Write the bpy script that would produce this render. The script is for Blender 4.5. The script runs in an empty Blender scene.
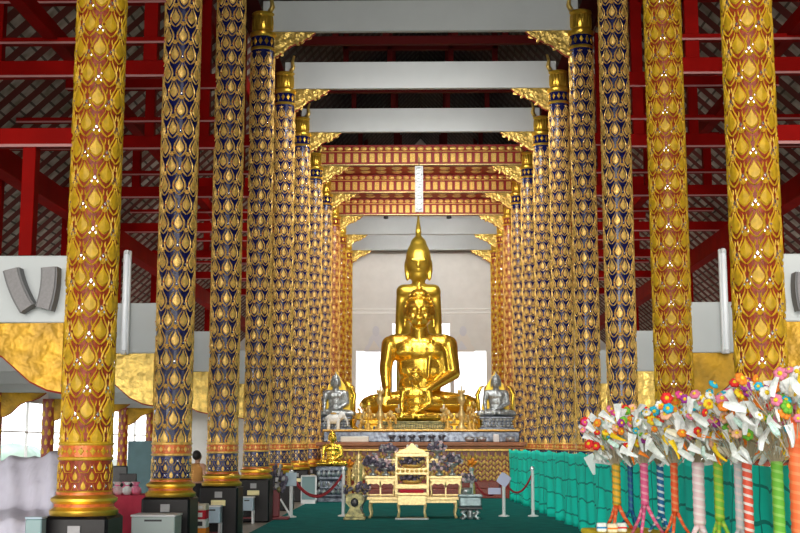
import bpy, math, random
from mathutils import Vector, Matrix
random.seed(7)
R = math.radians
SC = bpy.context.scene
COL = SC.collection

# ------------------------------------------------------------------ camera
F = 1220.0
CAMZ = 1.6
YAW, PITCH = R(0.99), math.atan(177 / F)
cam_data = bpy.data.cameras.new('camera')
cam = bpy.data.objects.new('camera', cam_data)
COL.objects.link(cam)
cam.location = (0, 0, CAMZ)
cam.rotation_euler = (R(90) + PITCH, 0, YAW)
cam_data.sensor_width = 36
cam_data.lens = F / 800 * 36
cam_data.clip_end = 400
SC.camera = cam
RM = cam.rotation_euler.to_matrix()

def W(px, py, D):
    """world point at depth Y = D seen at pixel px, py"""
    px, py = px or 412, py or 475
    v = RM @ Vector(((px - 400) / F, -(py - 266.5) / F, -1))
    return Vector((v.x * D / v.y, D, CAMZ + v.z * D / v.y))

# ------------------------------------------------------------------ materials
M = {}
def nt(name):
    m = bpy.data.materials.new(name); m.use_nodes = True
    M[name] = m
    return m, m.node_tree.nodes, m.node_tree.links, m.node_tree.nodes['Principled BSDF']

def mat(name, col, rough=.5, metal=0., var=0., scale=8., bump=0., bscale=20., col2=None, emit=None, es=0, coat=0, spec=None, trans=0):
    m, N, L, b = nt(name)
    b.inputs['Base Color'].default_value = (*col, 1)
    b.inputs['Roughness'].default_value = rough
    b.inputs['Metallic'].default_value = metal
    if coat: b.inputs['Coat Weight'].default_value = coat
    if spec is not None: b.inputs['Specular IOR Level'].default_value = spec
    if trans: b.inputs['Transmission Weight'].default_value = trans
    if emit:
        b.inputs['Emission Color'].default_value = (*emit, 1)
        b.inputs['Emission Strength'].default_value = es
    if var or bump or col2:
        tc = N.new('ShaderNodeTexCoord')
    if var or col2:
        n = N.new('ShaderNodeTexNoise'); n.inputs['Scale'].default_value = scale; n.inputs['Detail'].default_value = 4
        L.new(tc.outputs['Object'], n.inputs['Vector'])
        r = N.new('ShaderNodeValToRGB')
        c2 = col2 or tuple(min(1, c * (1 + var)) for c in col)
        c1 = col if col2 else tuple(c * (1 - var) for c in col)
        r.color_ramp.elements[0].position = .35; r.color_ramp.elements[0].color = (*c1, 1)
        r.color_ramp.elements[1].position = .65; r.color_ramp.elements[1].color = (*c2, 1)
        L.new(n.outputs['Fac'], r.inputs[0]); L.new(r.outputs[0], b.inputs['Base Color'])
    if bump:
        n2 = N.new('ShaderNodeTexNoise'); n2.inputs['Scale'].default_value = bscale; n2.inputs['Detail'].default_value = 3
        L.new(tc.outputs['Object'], n2.inputs['Vector'])
        bp = N.new('ShaderNodeBump'); bp.inputs['Strength'].default_value = bump; bp.inputs['Distance'].default_value = .03
        L.new(n2.outputs['Fac'], bp.inputs['Height']); L.new(bp.outputs[0], b.inputs['Normal'])
    return m

mat('gilt', (.82, .52, .13), .40, .35, var=.22, scale=25)
mat('gilt_yellow', (.60, .36, .012), .5, .1, var=.18, scale=14)
mat('gilt_pale', (.78, .60, .26), .38, .6, var=.25, scale=30)
mat('blue_glass', (.006, .009, .085), .2, 0, var=.5, scale=30, spec=.4)
mat('maroon_glass', (.26, .035, .018), .3, 0, var=.3, scale=30)
mat('rust_glass', (.27, .04, .012), .45, 0, var=.3, scale=30, spec=.25)
mat('mirror_chip', (.85, .82, .85), .12, .9)
mat('mirror_pink', (.62, .42, .42), .25, .6)
mat('band_orange', (.62, .14, .02), .35, .2, var=.2, scale=20)
mat('gold_smooth', (.80, .50, .06), .3, .8, var=.1, scale=6)
mat('black_stone', (.007, .006, .008), .4, 0, var=.3, scale=5, spec=.3)
mat('white_board', (.58, .62, .64), .6, 0, var=.03, scale=1.2)
mat('white_trim', (.80, .80, .78), .5)
mat('bracket_gold', (.78, .54, .14), .34, .65, var=.3, scale=9, bump=1.6, bscale=5)
mat('bracket_amber', (.46, .25, .006), .42, .35, var=.3, scale=4, bump=1.6, bscale=4)
mat('red_paint', (.23, .002, .001), .6, 0, var=.12, scale=2, spec=.05)
mat('edge_highlight', (.42, .17, .17), .5)
mat('red_edge', (.33, .015, .012), .45)
mat('red_dark', (.07, .003, .003), .6, spec=.1)
mat('buddha_gold', (.88, .58, .07), .24, .88, var=.1, scale=2.5)
mat('buddha_old', (.62, .42, .05), .32, .8, var=.15, scale=3)
mat('silver', (.42, .46, .48), .32, .7, var=.35, scale=14, bump=.4, bscale=25)
mat('mosaic_silver', (.05, .06, .09), .25, .5, scale=9, col2=(.24, .28, .34))
mat('mosaic_green', (.06, .065, .03), .3, .5, scale=9, col2=(.30, .27, .11))
mat('ledge_brown', (.34, .11, .035), .45, 0, var=.15, scale=4)
mat('casket_silver', (.20, .27, .29), .3, .5, var=.3, scale=9)
mat('carpet', (.008, .14, .13), .95, 0, var=.15, scale=3, spec=.1)
mat('tile_floor', (.30, .26, .22), .35, 0, var=.1, scale=2)
mat('plaster', (.72, .73, .74), .8, 0, var=.03, scale=1)
mat('curtain', (.66, .65, .63), .8, 0, var=.04, scale=2)
mat('grey_cloth', (.56, .55, .66), .85, 0, var=.05, scale=3)
mat('pink_cloth', (.62, .04, .09), .75, 0, var=.15, scale=4)
mat('red_cloth', (.36, .012, .02), .75)
mat('speaker_grey', (.13, .13, .14), .5)
mat('speaker_face', (.24, .23, .24), .55, var=.08, scale=40)
mat('steel', (.62, .64, .66), .3, .7)
mat('white_enamel', (.78, .80, .82), .4)
mat('tube_lit', (.9, .92, .95), .3, emit=(.92, .96, 1), es=.35)
mat('rope_red', (.28, .012, .02), .8)
mat('dark_plant', (.05, .045, .075), .6, 0, scale=12, col2=(.20, .17, .24))
mat('lotus_white', (.88, .86, .76), .6)
mat('cream_gold', (.80, .62, .29), .35, .35, var=.15, scale=20)
mat('cushion_red', (.55, .01, .03), .8)
mat('orange_robe', (.85, .28, .01), .7)
mat('box_blue', (.42, .55, .66), .3)
mat('box_grey', (.42, .50, .50), .35)
mat('glass_teal', (.25, .38, .40), .15)
mat('sign_lilac', (.50, .52, .74), .5)
mat('sign_cream', (.86, .76, .40), .35, .2)
mat('sign_grey', (.38, .38, .40), .5)
mat('dark_metal', (.03, .03, .035), .4)
mat('teal_board', (.10, .20, .23), .6, var=.1, scale=3)
mat('skin', (.55, .30, .20), .5)
mat('hair', (.012, .009, .008), .5)
mat('shirt_orange', (.62, .30, .08), .8)
mat('skirt_black', (.015, .014, .018), .8)
mat('leaf_green', (.08, .25, .04), .6)
mat('hedge', (.38, .52, .46), .8, 0, scale=1.5, col2=(.55, .68, .62))
mat('ground', (.30, .32, .28), .9, 0, var=.1, scale=.5)
mat('foot_red', (.22, .03, .04), .5)
for n, c in dict(pink=(.80, .22, .36), hotpink=(.78, .06, .30), red=(.75, .02, .02), orange=(.90, .26, .02), yellow=(.92, .66, .02), blue=(.01, .26, .62), cyan=(.02, .48, .70),
                 white=(.86, .88, .86), green=(.16, .50, .04), purple=(.35, .03, .30), peach=(.90, .50, .32), cream=(.86, .78, .55), navy=(.01, .12, .34), magenta=(.62, .06, .28), palepink=(.80, .58, .62)).items():
    mat('paper_' + n, c, .7, 0, var=.1, scale=40)
mat('note_white', (.86, .92, .92), .6, 0, var=.12, scale=30)
mat('note_green', (.58, .78, .72), .6, 0, var=.2, scale=30)
mat('note_cream', (.78, .74, .58), .6, 0, var=.15, scale=30)
mat('stick', (.50, .42, .30), .7)

def ribbon_mat(name, c1, c2, pitch):
    m, N, L, b = nt(name)
    tc = N.new('ShaderNodeTexCoord'); s = N.new('ShaderNodeSeparateXYZ'); L.new(tc.outputs['Object'], s.inputs[0])
    at = N.new('ShaderNodeMath'); at.operation = 'ARCTAN2'; L.new(s.outputs[1], at.inputs[0]); L.new(s.outputs[0], at.inputs[1])
    d = N.new('ShaderNodeMath'); d.operation = 'DIVIDE'; d.inputs[1].default_value = 2 * math.pi; L.new(at.outputs[0], d.inputs[0])
    z = N.new('ShaderNodeMath'); z.operation = 'MULTIPLY'; z.inputs[1].default_value = 1 / pitch; L.new(s.outputs[2], z.inputs[0])
    a = N.new('ShaderNodeMath'); a.operation = 'ADD'; L.new(d.outputs[0], a.inputs[0]); L.new(z.outputs[0], a.inputs[1])
    f = N.new('ShaderNodeMath'); f.operation = 'FRACT'; L.new(a.outputs[0], f.inputs[0])
    r = N.new('ShaderNodeValToRGB'); r.color_ramp.interpolation = 'CONSTANT'
    r.color_ramp.elements[0].color = (*c1, 1); r.color_ramp.elements[1].color = (*c2, 1); r.color_ramp.elements[1].position = .66
    L.new(f.outputs[0], r.inputs[0]); L.new(r.outputs[0], b.inputs['Base Color']); b.inputs['Roughness'].default_value = .6
    return m

# roof underside: rows of grey tiles on red battens; local x runs along the hall, local y up the slope
def roof_mat(name, dark=1.0):
    m, N, L, b = nt(name)
    tc = N.new('ShaderNodeTexCoord'); s = N.new('ShaderNodeSeparateXYZ'); L.new(tc.outputs['Object'], s.inputs[0])
    def fr(sock, per):
        d = N.new('ShaderNodeMath'); d.operation = 'DIVIDE'; d.inputs[1].default_value = per; L.new(sock, d.inputs[0])
        f = N.new('ShaderNodeMath'); f.operation = 'FRACT'; L.new(d.outputs[0], f.inputs[0]); return f.outputs[0]
    def ramp(sock, stops):
        r = N.new('ShaderNodeValToRGB'); r.color_ramp.interpolation = 'CONSTANT'
        e = r.color_ramp.elements
        while len(e) < len(stops): e.new(.5)
        for el, (p, c) in zip(e, stops): el.position = p; el.color = (*c, 1)
        L.new(sock, r.inputs[0]); return r.outputs[0]
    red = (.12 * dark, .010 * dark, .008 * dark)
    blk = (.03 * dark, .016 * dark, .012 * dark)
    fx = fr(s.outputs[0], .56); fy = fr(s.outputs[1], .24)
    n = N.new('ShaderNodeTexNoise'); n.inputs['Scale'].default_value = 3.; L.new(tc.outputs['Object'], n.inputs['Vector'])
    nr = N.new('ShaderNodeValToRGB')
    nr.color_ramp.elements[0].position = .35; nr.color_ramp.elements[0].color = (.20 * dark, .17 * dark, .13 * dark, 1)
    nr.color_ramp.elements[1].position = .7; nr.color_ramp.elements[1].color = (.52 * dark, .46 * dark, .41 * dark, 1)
    L.new(n.outputs['Fac'], nr.inputs[0])
    rowm = ramp(fy, [(0, (1, 1, 1)), (.82, (.15, .15, .15))])
    mx = N.new('ShaderNodeMix'); mx.data_type = 'RGBA'; L.new(rowm, mx.inputs[0]); mx.inputs[6].default_value = (*blk, 1); L.new(nr.outputs[0], mx.inputs[7])
    colm = ramp(fx, [(0, (0, 0, 0)), (.42, (1, 1, 1)), (.94, (0, 0, 0))])
    mx2 = N.new('ShaderNodeMix'); mx2.data_type = 'RGBA'; L.new(colm, mx2.inputs[0]); mx2.inputs[6].default_value = (*red, 1); L.new(mx.outputs[2], mx2.inputs[7])
    L.new(mx2.outputs[2], b.inputs['Base Color']); b.inputs['Roughness'].default_value = .8
    return m
roof_mat('roof_tiles'); roof_mat('roof_tiles_shaded', .16)  # nave copy darkened to paint in the shade high under its roof

# green barrier netting with darker square mesh lines
def net_mat():
    m, N, L, b = nt('green_netting')
    tc = N.new('ShaderNodeTexCoord'); s = N.new('ShaderNodeSeparateXYZ'); L.new(tc.outputs['Object'], s.inputs[0])
    outs = []
    for sock, per, w in ((s.outputs[1], .75, .035), (s.outputs[2], .33, .09)):
        nn = N.new('ShaderNodeTexNoise'); nn.inputs['Scale'].default_value = 1.6; L.new(tc.outputs['Object'], nn.inputs['Vector'])
        k = N.new('ShaderNodeMath'); k.operation = 'MULTIPLY_ADD'; k.inputs[1].default_value = .25; L.new(nn.outputs['Fac'], k.inputs[0]); L.new(sock, k.inputs[2])
        d = N.new('ShaderNodeMath'); d.operation = 'DIVIDE'; d.inputs[1].default_value = per; L.new(k.outputs[0], d.inputs[0])
        f = N.new('ShaderNodeMath'); f.operation = 'FRACT'; L.new(d.outputs[0], f.inputs[0])
        g = N.new('ShaderNodeMath'); g.operation = 'LESS_THAN'; g.inputs[1].default_value = w; L.new(f.outputs[0], g.inputs[0]); outs.append(g.outputs[0])
    mxx = N.new('ShaderNodeMath'); mxx.operation = 'MAXIMUM'; L.new(outs[0], mxx.inputs[0]); L.new(outs[1], mxx.inputs[1])
    mix = N.new('ShaderNodeMix'); mix.data_type = 'RGBA'; L.new(mxx.outputs[0], mix.inputs[0])
    mix.inputs[6].default_value = (.0, .92, .72, 1); mix.inputs[7].default_value = (.0, .36, .28, 1)
    L.new(mix.outputs[2], b.inputs['Base Color']); b.inputs['Roughness'].default_value = .8
net_mat()
mat('white_sheet', (.82, .84, .84), .6)

# ------------------------------------------------------------------ mesh builder
class MB:
    def __init__(s): s.v = []; s.f = []; s.m = []
    def add(s, vs, fs, mi=0):
        o = len(s.v); s.v += [tuple(v) for v in vs]; s.f += [tuple(i + o for i in f) for f in fs]; s.m += [mi] * len(fs)
    def box(s, x0, x1, y0, y1, z0, z1, mi=0, mtx=None, bev=0):
        if bev:
            return s.bevbox(x0, x1, y0, y1, z0, z1, bev, mi, mtx)
        vs = [Vector((x, y, z)) for z in (z0, z1) for y in (y0, y1) for x in (x0, x1)]
        if mtx: vs = [mtx @ v for v in vs]
        s.add(vs, [(0, 2, 3, 1), (4, 5, 7, 6), (0, 1, 5, 4), (2, 6, 7, 3), (0, 4, 6, 2), (1, 3, 7, 5)], mi)
    def bevbox(s, x0, x1, y0, y1, z0, z1, b, mi=0, mtx=None):
        rings = []
        for z, i in ((z0, b), (z0 + b, 0), (z1 - b, 0), (z1, b)):
            X0, X1, Y0, Y1 = x0 + i, x1 - i, y0 + i, y1 - i
            c = b if i == 0 else b * .6
            rings.append([(X0 + c, Y0, z), (X1 - c, Y0, z), (X1, Y0 + c, z), (X1, Y1 - c, z), (X1 - c, Y1, z), (X0 + c, Y1, z), (X0, Y1 - c, z), (X0, Y0 + c, z)])
        vs = [Vector(p) for r in rings for p in r]
        if mtx: vs = [mtx @ v for v in vs]
        fs = [tuple(range(7, -1, -1)), tuple(range(24, 32))]
        for k in range(3):
            for i in range(8):
                j = (i + 1) % 8; fs.append((k * 8 + i, k * 8 + j, k * 8 + 8 + j, k * 8 + 8 + i))
        s.add(vs, fs, mi)
    def lathe(s, prof, n=24, cx=0, cy=0, cz=0, mi=0, mis=None, cap=True, sq=None):
        """prof: (r, z) bottom to top"""
        vs = []; fs = []
        for r, z in prof:
            for i in range(n):
                a = 2 * math.pi * i / n
                vs.append((cx + r * math.cos(a), cy + r * math.sin(a), cz + z))
        for k in range(len(prof) - 1):
            q = [(k * n + i, k * n + (i + 1) % n, (k + 1) * n + (i + 1) % n, (k + 1) * n + i) for i in range(n)]
            if mis: s.add(vs if False else [], [], 0)
            fs.append((q, mis[k] if mis else mi))
        o = len(s.v); s.v += vs
        for q, m_ in fs:
            s.f += [tuple(i + o for i in f) for f in q]; s.m += [m_] * len(q)
        if cap:
            s.f.append(tuple(o + i for i in range(n - 1, -1, -1))); s.m.append(mis[0] if mis else mi)
            s.f.append(tuple(o + (len(prof) - 1) * n + i for i in range(n))); s.m.append(mis[-1] if mis else mi)
    def prism(s, outline, y0, y1, mi=0, mtx=None):
        """outline in (x, z), extruded along y"""
        n = len(outline)
        vs = [Vector((x, y0, z)) for x, z in outline] + [Vector((x, y1, z)) for x, z in outline]
        if mtx: vs = [mtx @ v for v in vs]
        s.add(vs, [tuple(range(n)), tuple(range(2 * n - 1, n - 1, -1))] + [(i, i + n, (i + 1) % n + n, (i + 1) % n) for i in range(n)], mi)
    def tube(s, pts, r, n=8, mi=0, cap=True):
        pts = [Vector(p) for p in pts]; rs = r if isinstance(r, (list, tuple)) else [r] * len(pts)
        vs = []; up = None
        for k, p in enumerate(pts):
            t = (pts[min(k + 1, len(pts) - 1)] - pts[max(k - 1, 0)]).normalized()
            if up is None:
                up = Vector((0, 0, 1)) if abs(t.z) < .9 else Vector((1, 0, 0))
            a = t.cross(up).normalized(); b_ = a.cross(t).normalized(); up = b_
            for i in range(n):
                th = 2 * math.pi * i / n
                vs.append(p + (a * math.cos(th) + b_ * math.sin(th)) * rs[k])
        fs = [(k * n + i, k * n + (i + 1) % n, (k + 1) * n + (i + 1) % n, (k + 1) * n + i) for k in range(len(pts) - 1) for i in range(n)]
        if cap: fs += [tuple(range(n - 1, -1, -1)), tuple((len(pts) - 1) * n + i for i in range(n))]
        s.add(vs, fs, mi)
    def ball(s, c, r, mi=0, n=10, m_=6, rot=None):
        c = Vector(c); r = r if isinstance(r, (tuple, list)) else (r, r, r)
        vs = []
        for k in range(1, m_):
            ph = math.pi * k / m_
            for i in range(n):
                th = 2 * math.pi * i / n
                v = Vector((r[0] * math.sin(ph) * math.cos(th), r[1] * math.sin(ph) * math.sin(th), -r[2] * math.cos(ph)))
                vs.append(c + (rot @ v if rot else v))
        lo = Vector((0, 0, -r[2])); hi = Vector((0, 0, r[2]))
        vs += [c + (rot @ lo if rot else lo), c + (rot @ hi if rot else hi)]
        L_ = len(vs)
        fs = [(k * n + i, k * n + (i + 1) % n, (k + 1) * n + (i + 1) % n, (k + 1) * n + i) for k in range(m_ - 2) for i in range(n)]
        fs += [(L_ - 2, (i + 1) % n, i) for i in range(n)] + [((m_ - 2) * n + i, (m_ - 2) * n + (i + 1) % n, L_ - 1) for i in range(n)]
        s.add(vs, fs, mi)
    def cap(s, a, b, ra, rb, mi=0, n=16):
        """tapered capsule"""
        a, b = Vector(a), Vector(b); d = (b - a); L_ = d.length
        pts = []; rs = []
        d.normalize()
        for k in range(5):
            t = math.pi / 2 * (1 - k / 4); pts.append(a - d * ra * math.sin(t)); rs.append(max(ra * math.cos(t), .002))
        for k in range(5):
            t = math.pi / 2 * k / 4; pts.append(b + d * rb * math.sin(t)); rs.append(max(rb * math.cos(t), .002))
        s.tube(pts, rs, n, mi)
    def build(s, name, mats, parent=None, smooth=False, loc=None, angle=None):
        me = bpy.data.meshes.new(name)
        me.from_pydata(s.v, [], s.f)
        mats = mats if isinstance(mats, (list, tuple)) else [mats]
        for k in mats: me.materials.append(M[k])
        me.polygons.foreach_set('material_index', s.m)
        if smooth: me.polygons.foreach_set('use_smooth', [True] * len(s.f))
        me.update()
        o = bpy.data.objects.new(name, me); COL.objects.link(o)
        if parent: o.parent = parent
        if loc is not None: o.location = loc
        if smooth and angle:
            me.set_sharp_from_angle(angle=R(angle))
        return o

def tag(o, label=None, cat=None, group=None, kind=None):
    if label: o['label'] = label
    if cat: o['category'] = cat
    if group: o['group'] = group
    if kind: o['kind'] = kind
    return o
def empty(name, loc, label, cat, group=None, rz=0):
    o = bpy.data.objects.new(name, None); COL.objects.link(o); o.location = loc; o.rotation_euler = (0, 0, rz)
    o.empty_display_size = .2
    return tag(o, label, cat, group, 'thing')
def kids(o): return [c for c in KIDS.get(o.name, [])]
def dup(root, loc, label=None, group=None, rz=None, parent=None, scale=None):
    c = root.copy(); COL.objects.link(c)
    if parent is not None: c.parent = parent
    if loc is not None: c.location = loc
    if rz is not None: c.rotation_euler = (0, 0, rz)
    if scale: c.scale = (scale,) * 3
    if label: c['label'] = label
    if group: c['group'] = group
    for ch in list(root.children):
        dup(ch, None, parent=c)
    return c
def remesh(o, vox, smooth=4):
    m = o.modifiers.new('r', 'REMESH'); m.mode = 'VOXEL'; m.voxel_size = vox; m.use_smooth_shade = True
    if smooth:
        k = o.modifiers.new('s', 'SMOOTH'); k.factor = .5; k.iterations = smooth
    dg = bpy.context.evaluated_depsgraph_get()
    me = bpy.data.meshes.new_from_object(o.evaluated_get(dg))
    old = o.data; o.modifiers.clear(); o.data = me
    me.polygons.foreach_set('use_smooth', [True] * len(me.polygons))
    if not me.materials and old.materials: me.materials.append(old.materials[0])
    bpy.data.meshes.remove(old)
    return o
ORD = ['nearest', 'second', 'third', 'fourth', 'fifth', 'sixth', 'seventh', 'eighth', 'ninth', 'tenth', 'farthest']
# ------------------------------------------------------------------ the hall
Y0, PITCHY = 12.64, 4.36
def DY(k): return Y0 + PITCHY * k
HWL = 3.45  # left row
HW = 3.5                      # half width of the nave at the column axes
OUT = 10.5                    # outer columns
BEAMZ = CAMZ + 8.93           # underside of the nave beams
SIDEZ = CAMZ + 1.244          # underside of the aisle beams
YB = 57.2                     # back wall

def struct(name, mb, mats, **k):
    o = mb.build(name, mats, **k); o['kind'] = 'structure'; return o
mb = MB(); mb.box(-11.2, 11.2, -2, YB, -.2, 0); struct('floor', mb, 'tile_floor')
mb = MB(); mb.box(-3.1, 3.1, 4, 36.4, 0, .012); tag(mb.build('carpet', 'carpet'), 'dark green carpet covering the nave floor between the column rows', 'carpet')
mb = MB(); mb.box(-90, 90, -60, 140, -.6, -.21); struct('ground', mb, 'ground')
# outer walls: low parapet, lintel over a row of openings
for sx, nm in ((-1, 'left'), (1, 'right')):
    mb = MB()
    a, b = sorted((sx * 11.0, sx * 11.2))
    mb.box(a, b, -2, YB, 0, .75); mb.box(a, b, -2, YB, 2.75, 4.0)
    struct('wall_' + nm, mb, 'plaster')
    mb = MB()
    for k in range(-3, 11):
        y = DY(k)
        for j in range(2):
            yy = y + PITCHY * j / 2
            mb.box(a + .06, b - .06, yy - .015, yy + .015, .75, 2.75)
        mb.box(a + .06, b - .06, y, y + PITCHY, 1.9, 1.94)
    struct('window_1' if sx < 0 else 'window_2', mb, 'white_enamel')
    mb = MB(); 
    for k in range(46):
        yy = -6 + k * 1.5
        for j in range(2):
            mb.ball((sx * (19 + random.uniform(-.5, 1.5)), yy + random.uniform(-.4, .4), .0 + j * .6 + random.uniform(0, .3)), (1.2, 1.1, .8), n=12, m_=8)
    h = mb.build('garden_hedge', 'hedge', smooth=True)
    tag(h, 'clipped green hedge outside the %s side windows of the hall' % nm, 'hedge', kind='stuff')
# back wall with the bright windows low behind the statues
mb = MB()
wx = [(-3.05, -1.55, 3.0, 5.9), (-1.35, 1.35, 3.0, 7.2), (1.55, 3.05, 3.0, 5.55)]
xs = [-3.05, -1.55, -1.35, 1.35, 1.55, 3.05]
mb.box(-11.2, -3.05, YB, YB + .2, -.2, 20); mb.box(3.05, 11.2, YB, YB + .2, -.2, 20)
mb.box(-3.05, 3.05, YB, YB + .2, -.2, 3.0)
mb.box(-3.05, -1.55, YB, YB + .2, 5.9, 20); mb.box(-1.55, -1.35, YB, YB + .2, 3, 20); mb.box(-1.35, 1.35, YB, YB + .2, 7.2, 20)
mb.box(1.35, 1.55, YB, YB + .2, 3, 20); mb.box(1.55, 3.05, YB, YB + .2, 5.9, 20)
struct('wall_back', mb, 'curtain')
mb = MB()
for a, b, z0, z1 in wx:
    z1 = 5.9 if abs(a + b) > 1 else z1
    mb.box(a, b, YB + .06, YB + .1, z0, z0 + .04)
struct('window_3', mb, 'white_enamel')
mb = MB()
for zz in (W(0, 252.5, YB).z, W(0, 309, YB).z, W(0, 313, YB).z):
    mb.box(-3.6, 3.6, YB - .03, YB - .002, zz - .03, zz + .03)
struct('trim_1', mb, 'white_trim')

# roofs: local x along the hall (world Y), local y up the slope
def roof(name, p0, p1, m_, y0=-2, y1=YB):
    d = Vector((p1[0] - p0[0], 0, p1[1] - p0[1])); L_ = d.length; d.normalize()
    n = Vector((0, 1, 0)).cross(d)
    mt = Matrix(((0, d.x, n.x, p0[0]), (1, d.y, n.y, y0), (0, d.z, n.z, p0[1]), (0, 0, 0, 1)))
    b = MB(); t = .12
    b.box(0, y1 - y0, 0, L_, -t / 2, t / 2)
    o = b.build(name, m_); o.matrix_world = mt; o['kind'] = 'structure'
    return o
AE, AT = (12.0, CAMZ + 1.6), (3.86, CAMZ + 9.07)
for sx, nm in ((-1, 'left'), (1, 'right')):
    roof('ceiling_' + nm, (sx * AE[0], AE[1]), (sx * AT[0], AT[1]), 'roof_tiles')
    roof('ceiling_nave_' + nm, (sx * 4.1, CAMZ + 10.1), (0, CAMZ + 14.6), 'roof_tiles_shaded')
    b = MB(); a_, b_ = sorted((sx * 3.80, sx * 3.9)); b.box(a_, b_, -2, YB, CAMZ + 9.1, CAMZ + 10.3)
    struct('trim_2' if sx < 0 else 'trim_3', b, 'red_dark')

# ---------------------------------------------------------------- columns
def relief(mb, r, s0, z0, outline, h, mi, flip=1):
    """domed plaque wrapped on a cylinder; outline in (s, z)"""
    n = len(outline)
    cs = sum(p[0] for p in outline) / n; cz = sum(p[1] for p in outline) / n
    def P(s, z, rr): a = (s0 + s) / r; return (rr * math.cos(a), rr * math.sin(a), z0 + z)
    vs = [P(s, z, r - .004) for s, z in outline]
    vs += [P(cs + (s - cs) * .78, cz + (z - cz) * .78, r + h * .8) for s, z in outline]
    vs.append(P(cs, cz, r + h))
    fs = [(i, (i + 1) % n, n + (i + 1) % n, n + i) for i in range(n)] + [(n + i, n + (i + 1) % n, 2 * n) for i in range(n)]
    mb.add(vs, fs, mi)
def ribbon(mb, r, s0, z0, pts, w, h, mi, sgn=1):
    vs = []; fs = []
    k = len(pts)
    for i, (s, z) in enumerate(pts):
        a = pts[max(i - 1, 0)]; b = pts[min(i + 1, k - 1)]
        dx, dz = b[0] - a[0], b[1] - a[1]; l = math.hypot(dx, dz) or 1
        nx, nz = -dz / l, dx / l
        ww = w * (1 - .75 * abs(2 * i / (k - 1) - .8) ** 2) if k > 2 else w
        for o, rr in ((-ww, r - .003), (0, r + h), (ww, r - .003)):
            A = (s0 + sgn * (s + nx * o)) / r
            vs.append((rr * math.cos(A), rr * math.sin(A), z0 + z + nz * o))
    for i in range(k - 1):
        for j in range(2):
            q = (i * 3 + j, i * 3 + j + 1, i * 3 + j + 4, i * 3 + j + 3)
            fs.append(q)
    mb.add(vs, fs, mi)
def tear(w, h, n=14):
    o = []
    for i in range(n):
        t = 2 * math.pi * i / n - math.pi / 2
        x = math.cos(t); z = math.sin(t)
        if z > 0: x *= (1 - z ** 1.3 * .82); z = z * 1.25
        else: x *= 1.0; z *= .75
        o.append((x * w / 2, z * h / 2))
    return o

SR = .255
def make_shaft(name, ztop, z0, style):
    mb = MB()
    mb.lathe([(SR, z0), (SR, ztop)], 40, mi=0, cap=False)
    n = 7; Wc = 2 * math.pi * SR / n; step = .2725
    rows = int((ztop - z0) / step) + 1
    for k in range(rows):
        zc = z0 + .06 + k * step
        if zc + .12 > ztop: break
        for i in range(n):
            s = (i + (.5 if k % 2 else 0)) * Wc
            j = random.uniform(-.004, .004)
            BUD = [(0, -.118), (.022, -.105), (.050, -.075), (.064, -.040), (.060, -.005), (.040, .030), (.020, .065), (.007, .095), (0, .125)]
            q_ = 1.15 if style == 'yellow' else .98
            out = [(a * q_, b) for a, b in BUD] + [(-a * q_, b) for a, b in BUD[-2:0:-1]]
            relief(mb, SR, s + j, zc, out, .020, 1)
            relief(mb, SR + .016, s + j, zc - .03, [(.013 * math.cos(t * math.pi / 3), .014 * math.sin(t * math.pi / 3)) for t in range(6)], .008, 3 if style == 'blue' or random.random() < .4 else 0)
            for g in (-1, 1):
                # frame leaf hugging the bud, then two scrolls
                ribbon(mb, SR, s, zc, [(.004, -.165), (.040, -.135), (.074, -.090), (.088, -.035), (.078, .020), (.052, .065), (.030, .105), (.026, .145)], .017, .013, 1, g)
                ribbon(mb, SR, s, zc, [(.080, -.085), (.104, -.095), (.112, -.125), (.100, -.145)], .012, .010, 1, g)
                if style == 'yellow': ribbon(mb, SR, s, zc, [(.082, .015), (.094, .035), (.098, .07), (.090, .09)], .012, .010, 1, g)
                ribbon(mb, SR, s, zc, [(.010, .125), (.022, .155), (.046, .165), (.058, .145)], .016, .010, 1, g)
            ribbon(mb, SR, s, zc, [(0, .12), (0, .15), (0, .19)], .018, .011, 1, 1)
            if style in ('yellow', 'gold'):
                for a, b, q in ((0, .215, .019), (-.030, .175, .015), (.030, .175, .015)):
                    relief(mb, SR, s + a, zc + b, [(0, -q * 1.6), (q, 0), (0, q * 1.6), (-q, 0)], .010, 2)
            elif (i + k) % 2 == 0:
                q = .012; relief(mb, SR, s, zc + .22, [(0, -q * 1.6), (q, 0), (0, q * 1.6), (-q, 0)], .008, 2)
    ms = {'yellow': ['rust_glass', 'gilt_yellow', 'mirror_chip', 'mirror_pink'],
          'blue': ['blue_glass', 'gilt', 'mirror_chip', 'band_orange'],
          'red': ['maroon_glass', 'gilt', 'mirror_chip', 'band_orange'],
          'gold': ['rust_glass', 'gilt_yellow', 'mirror_chip', 'mirror_pink']}[style]
    return mb, ms

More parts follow.
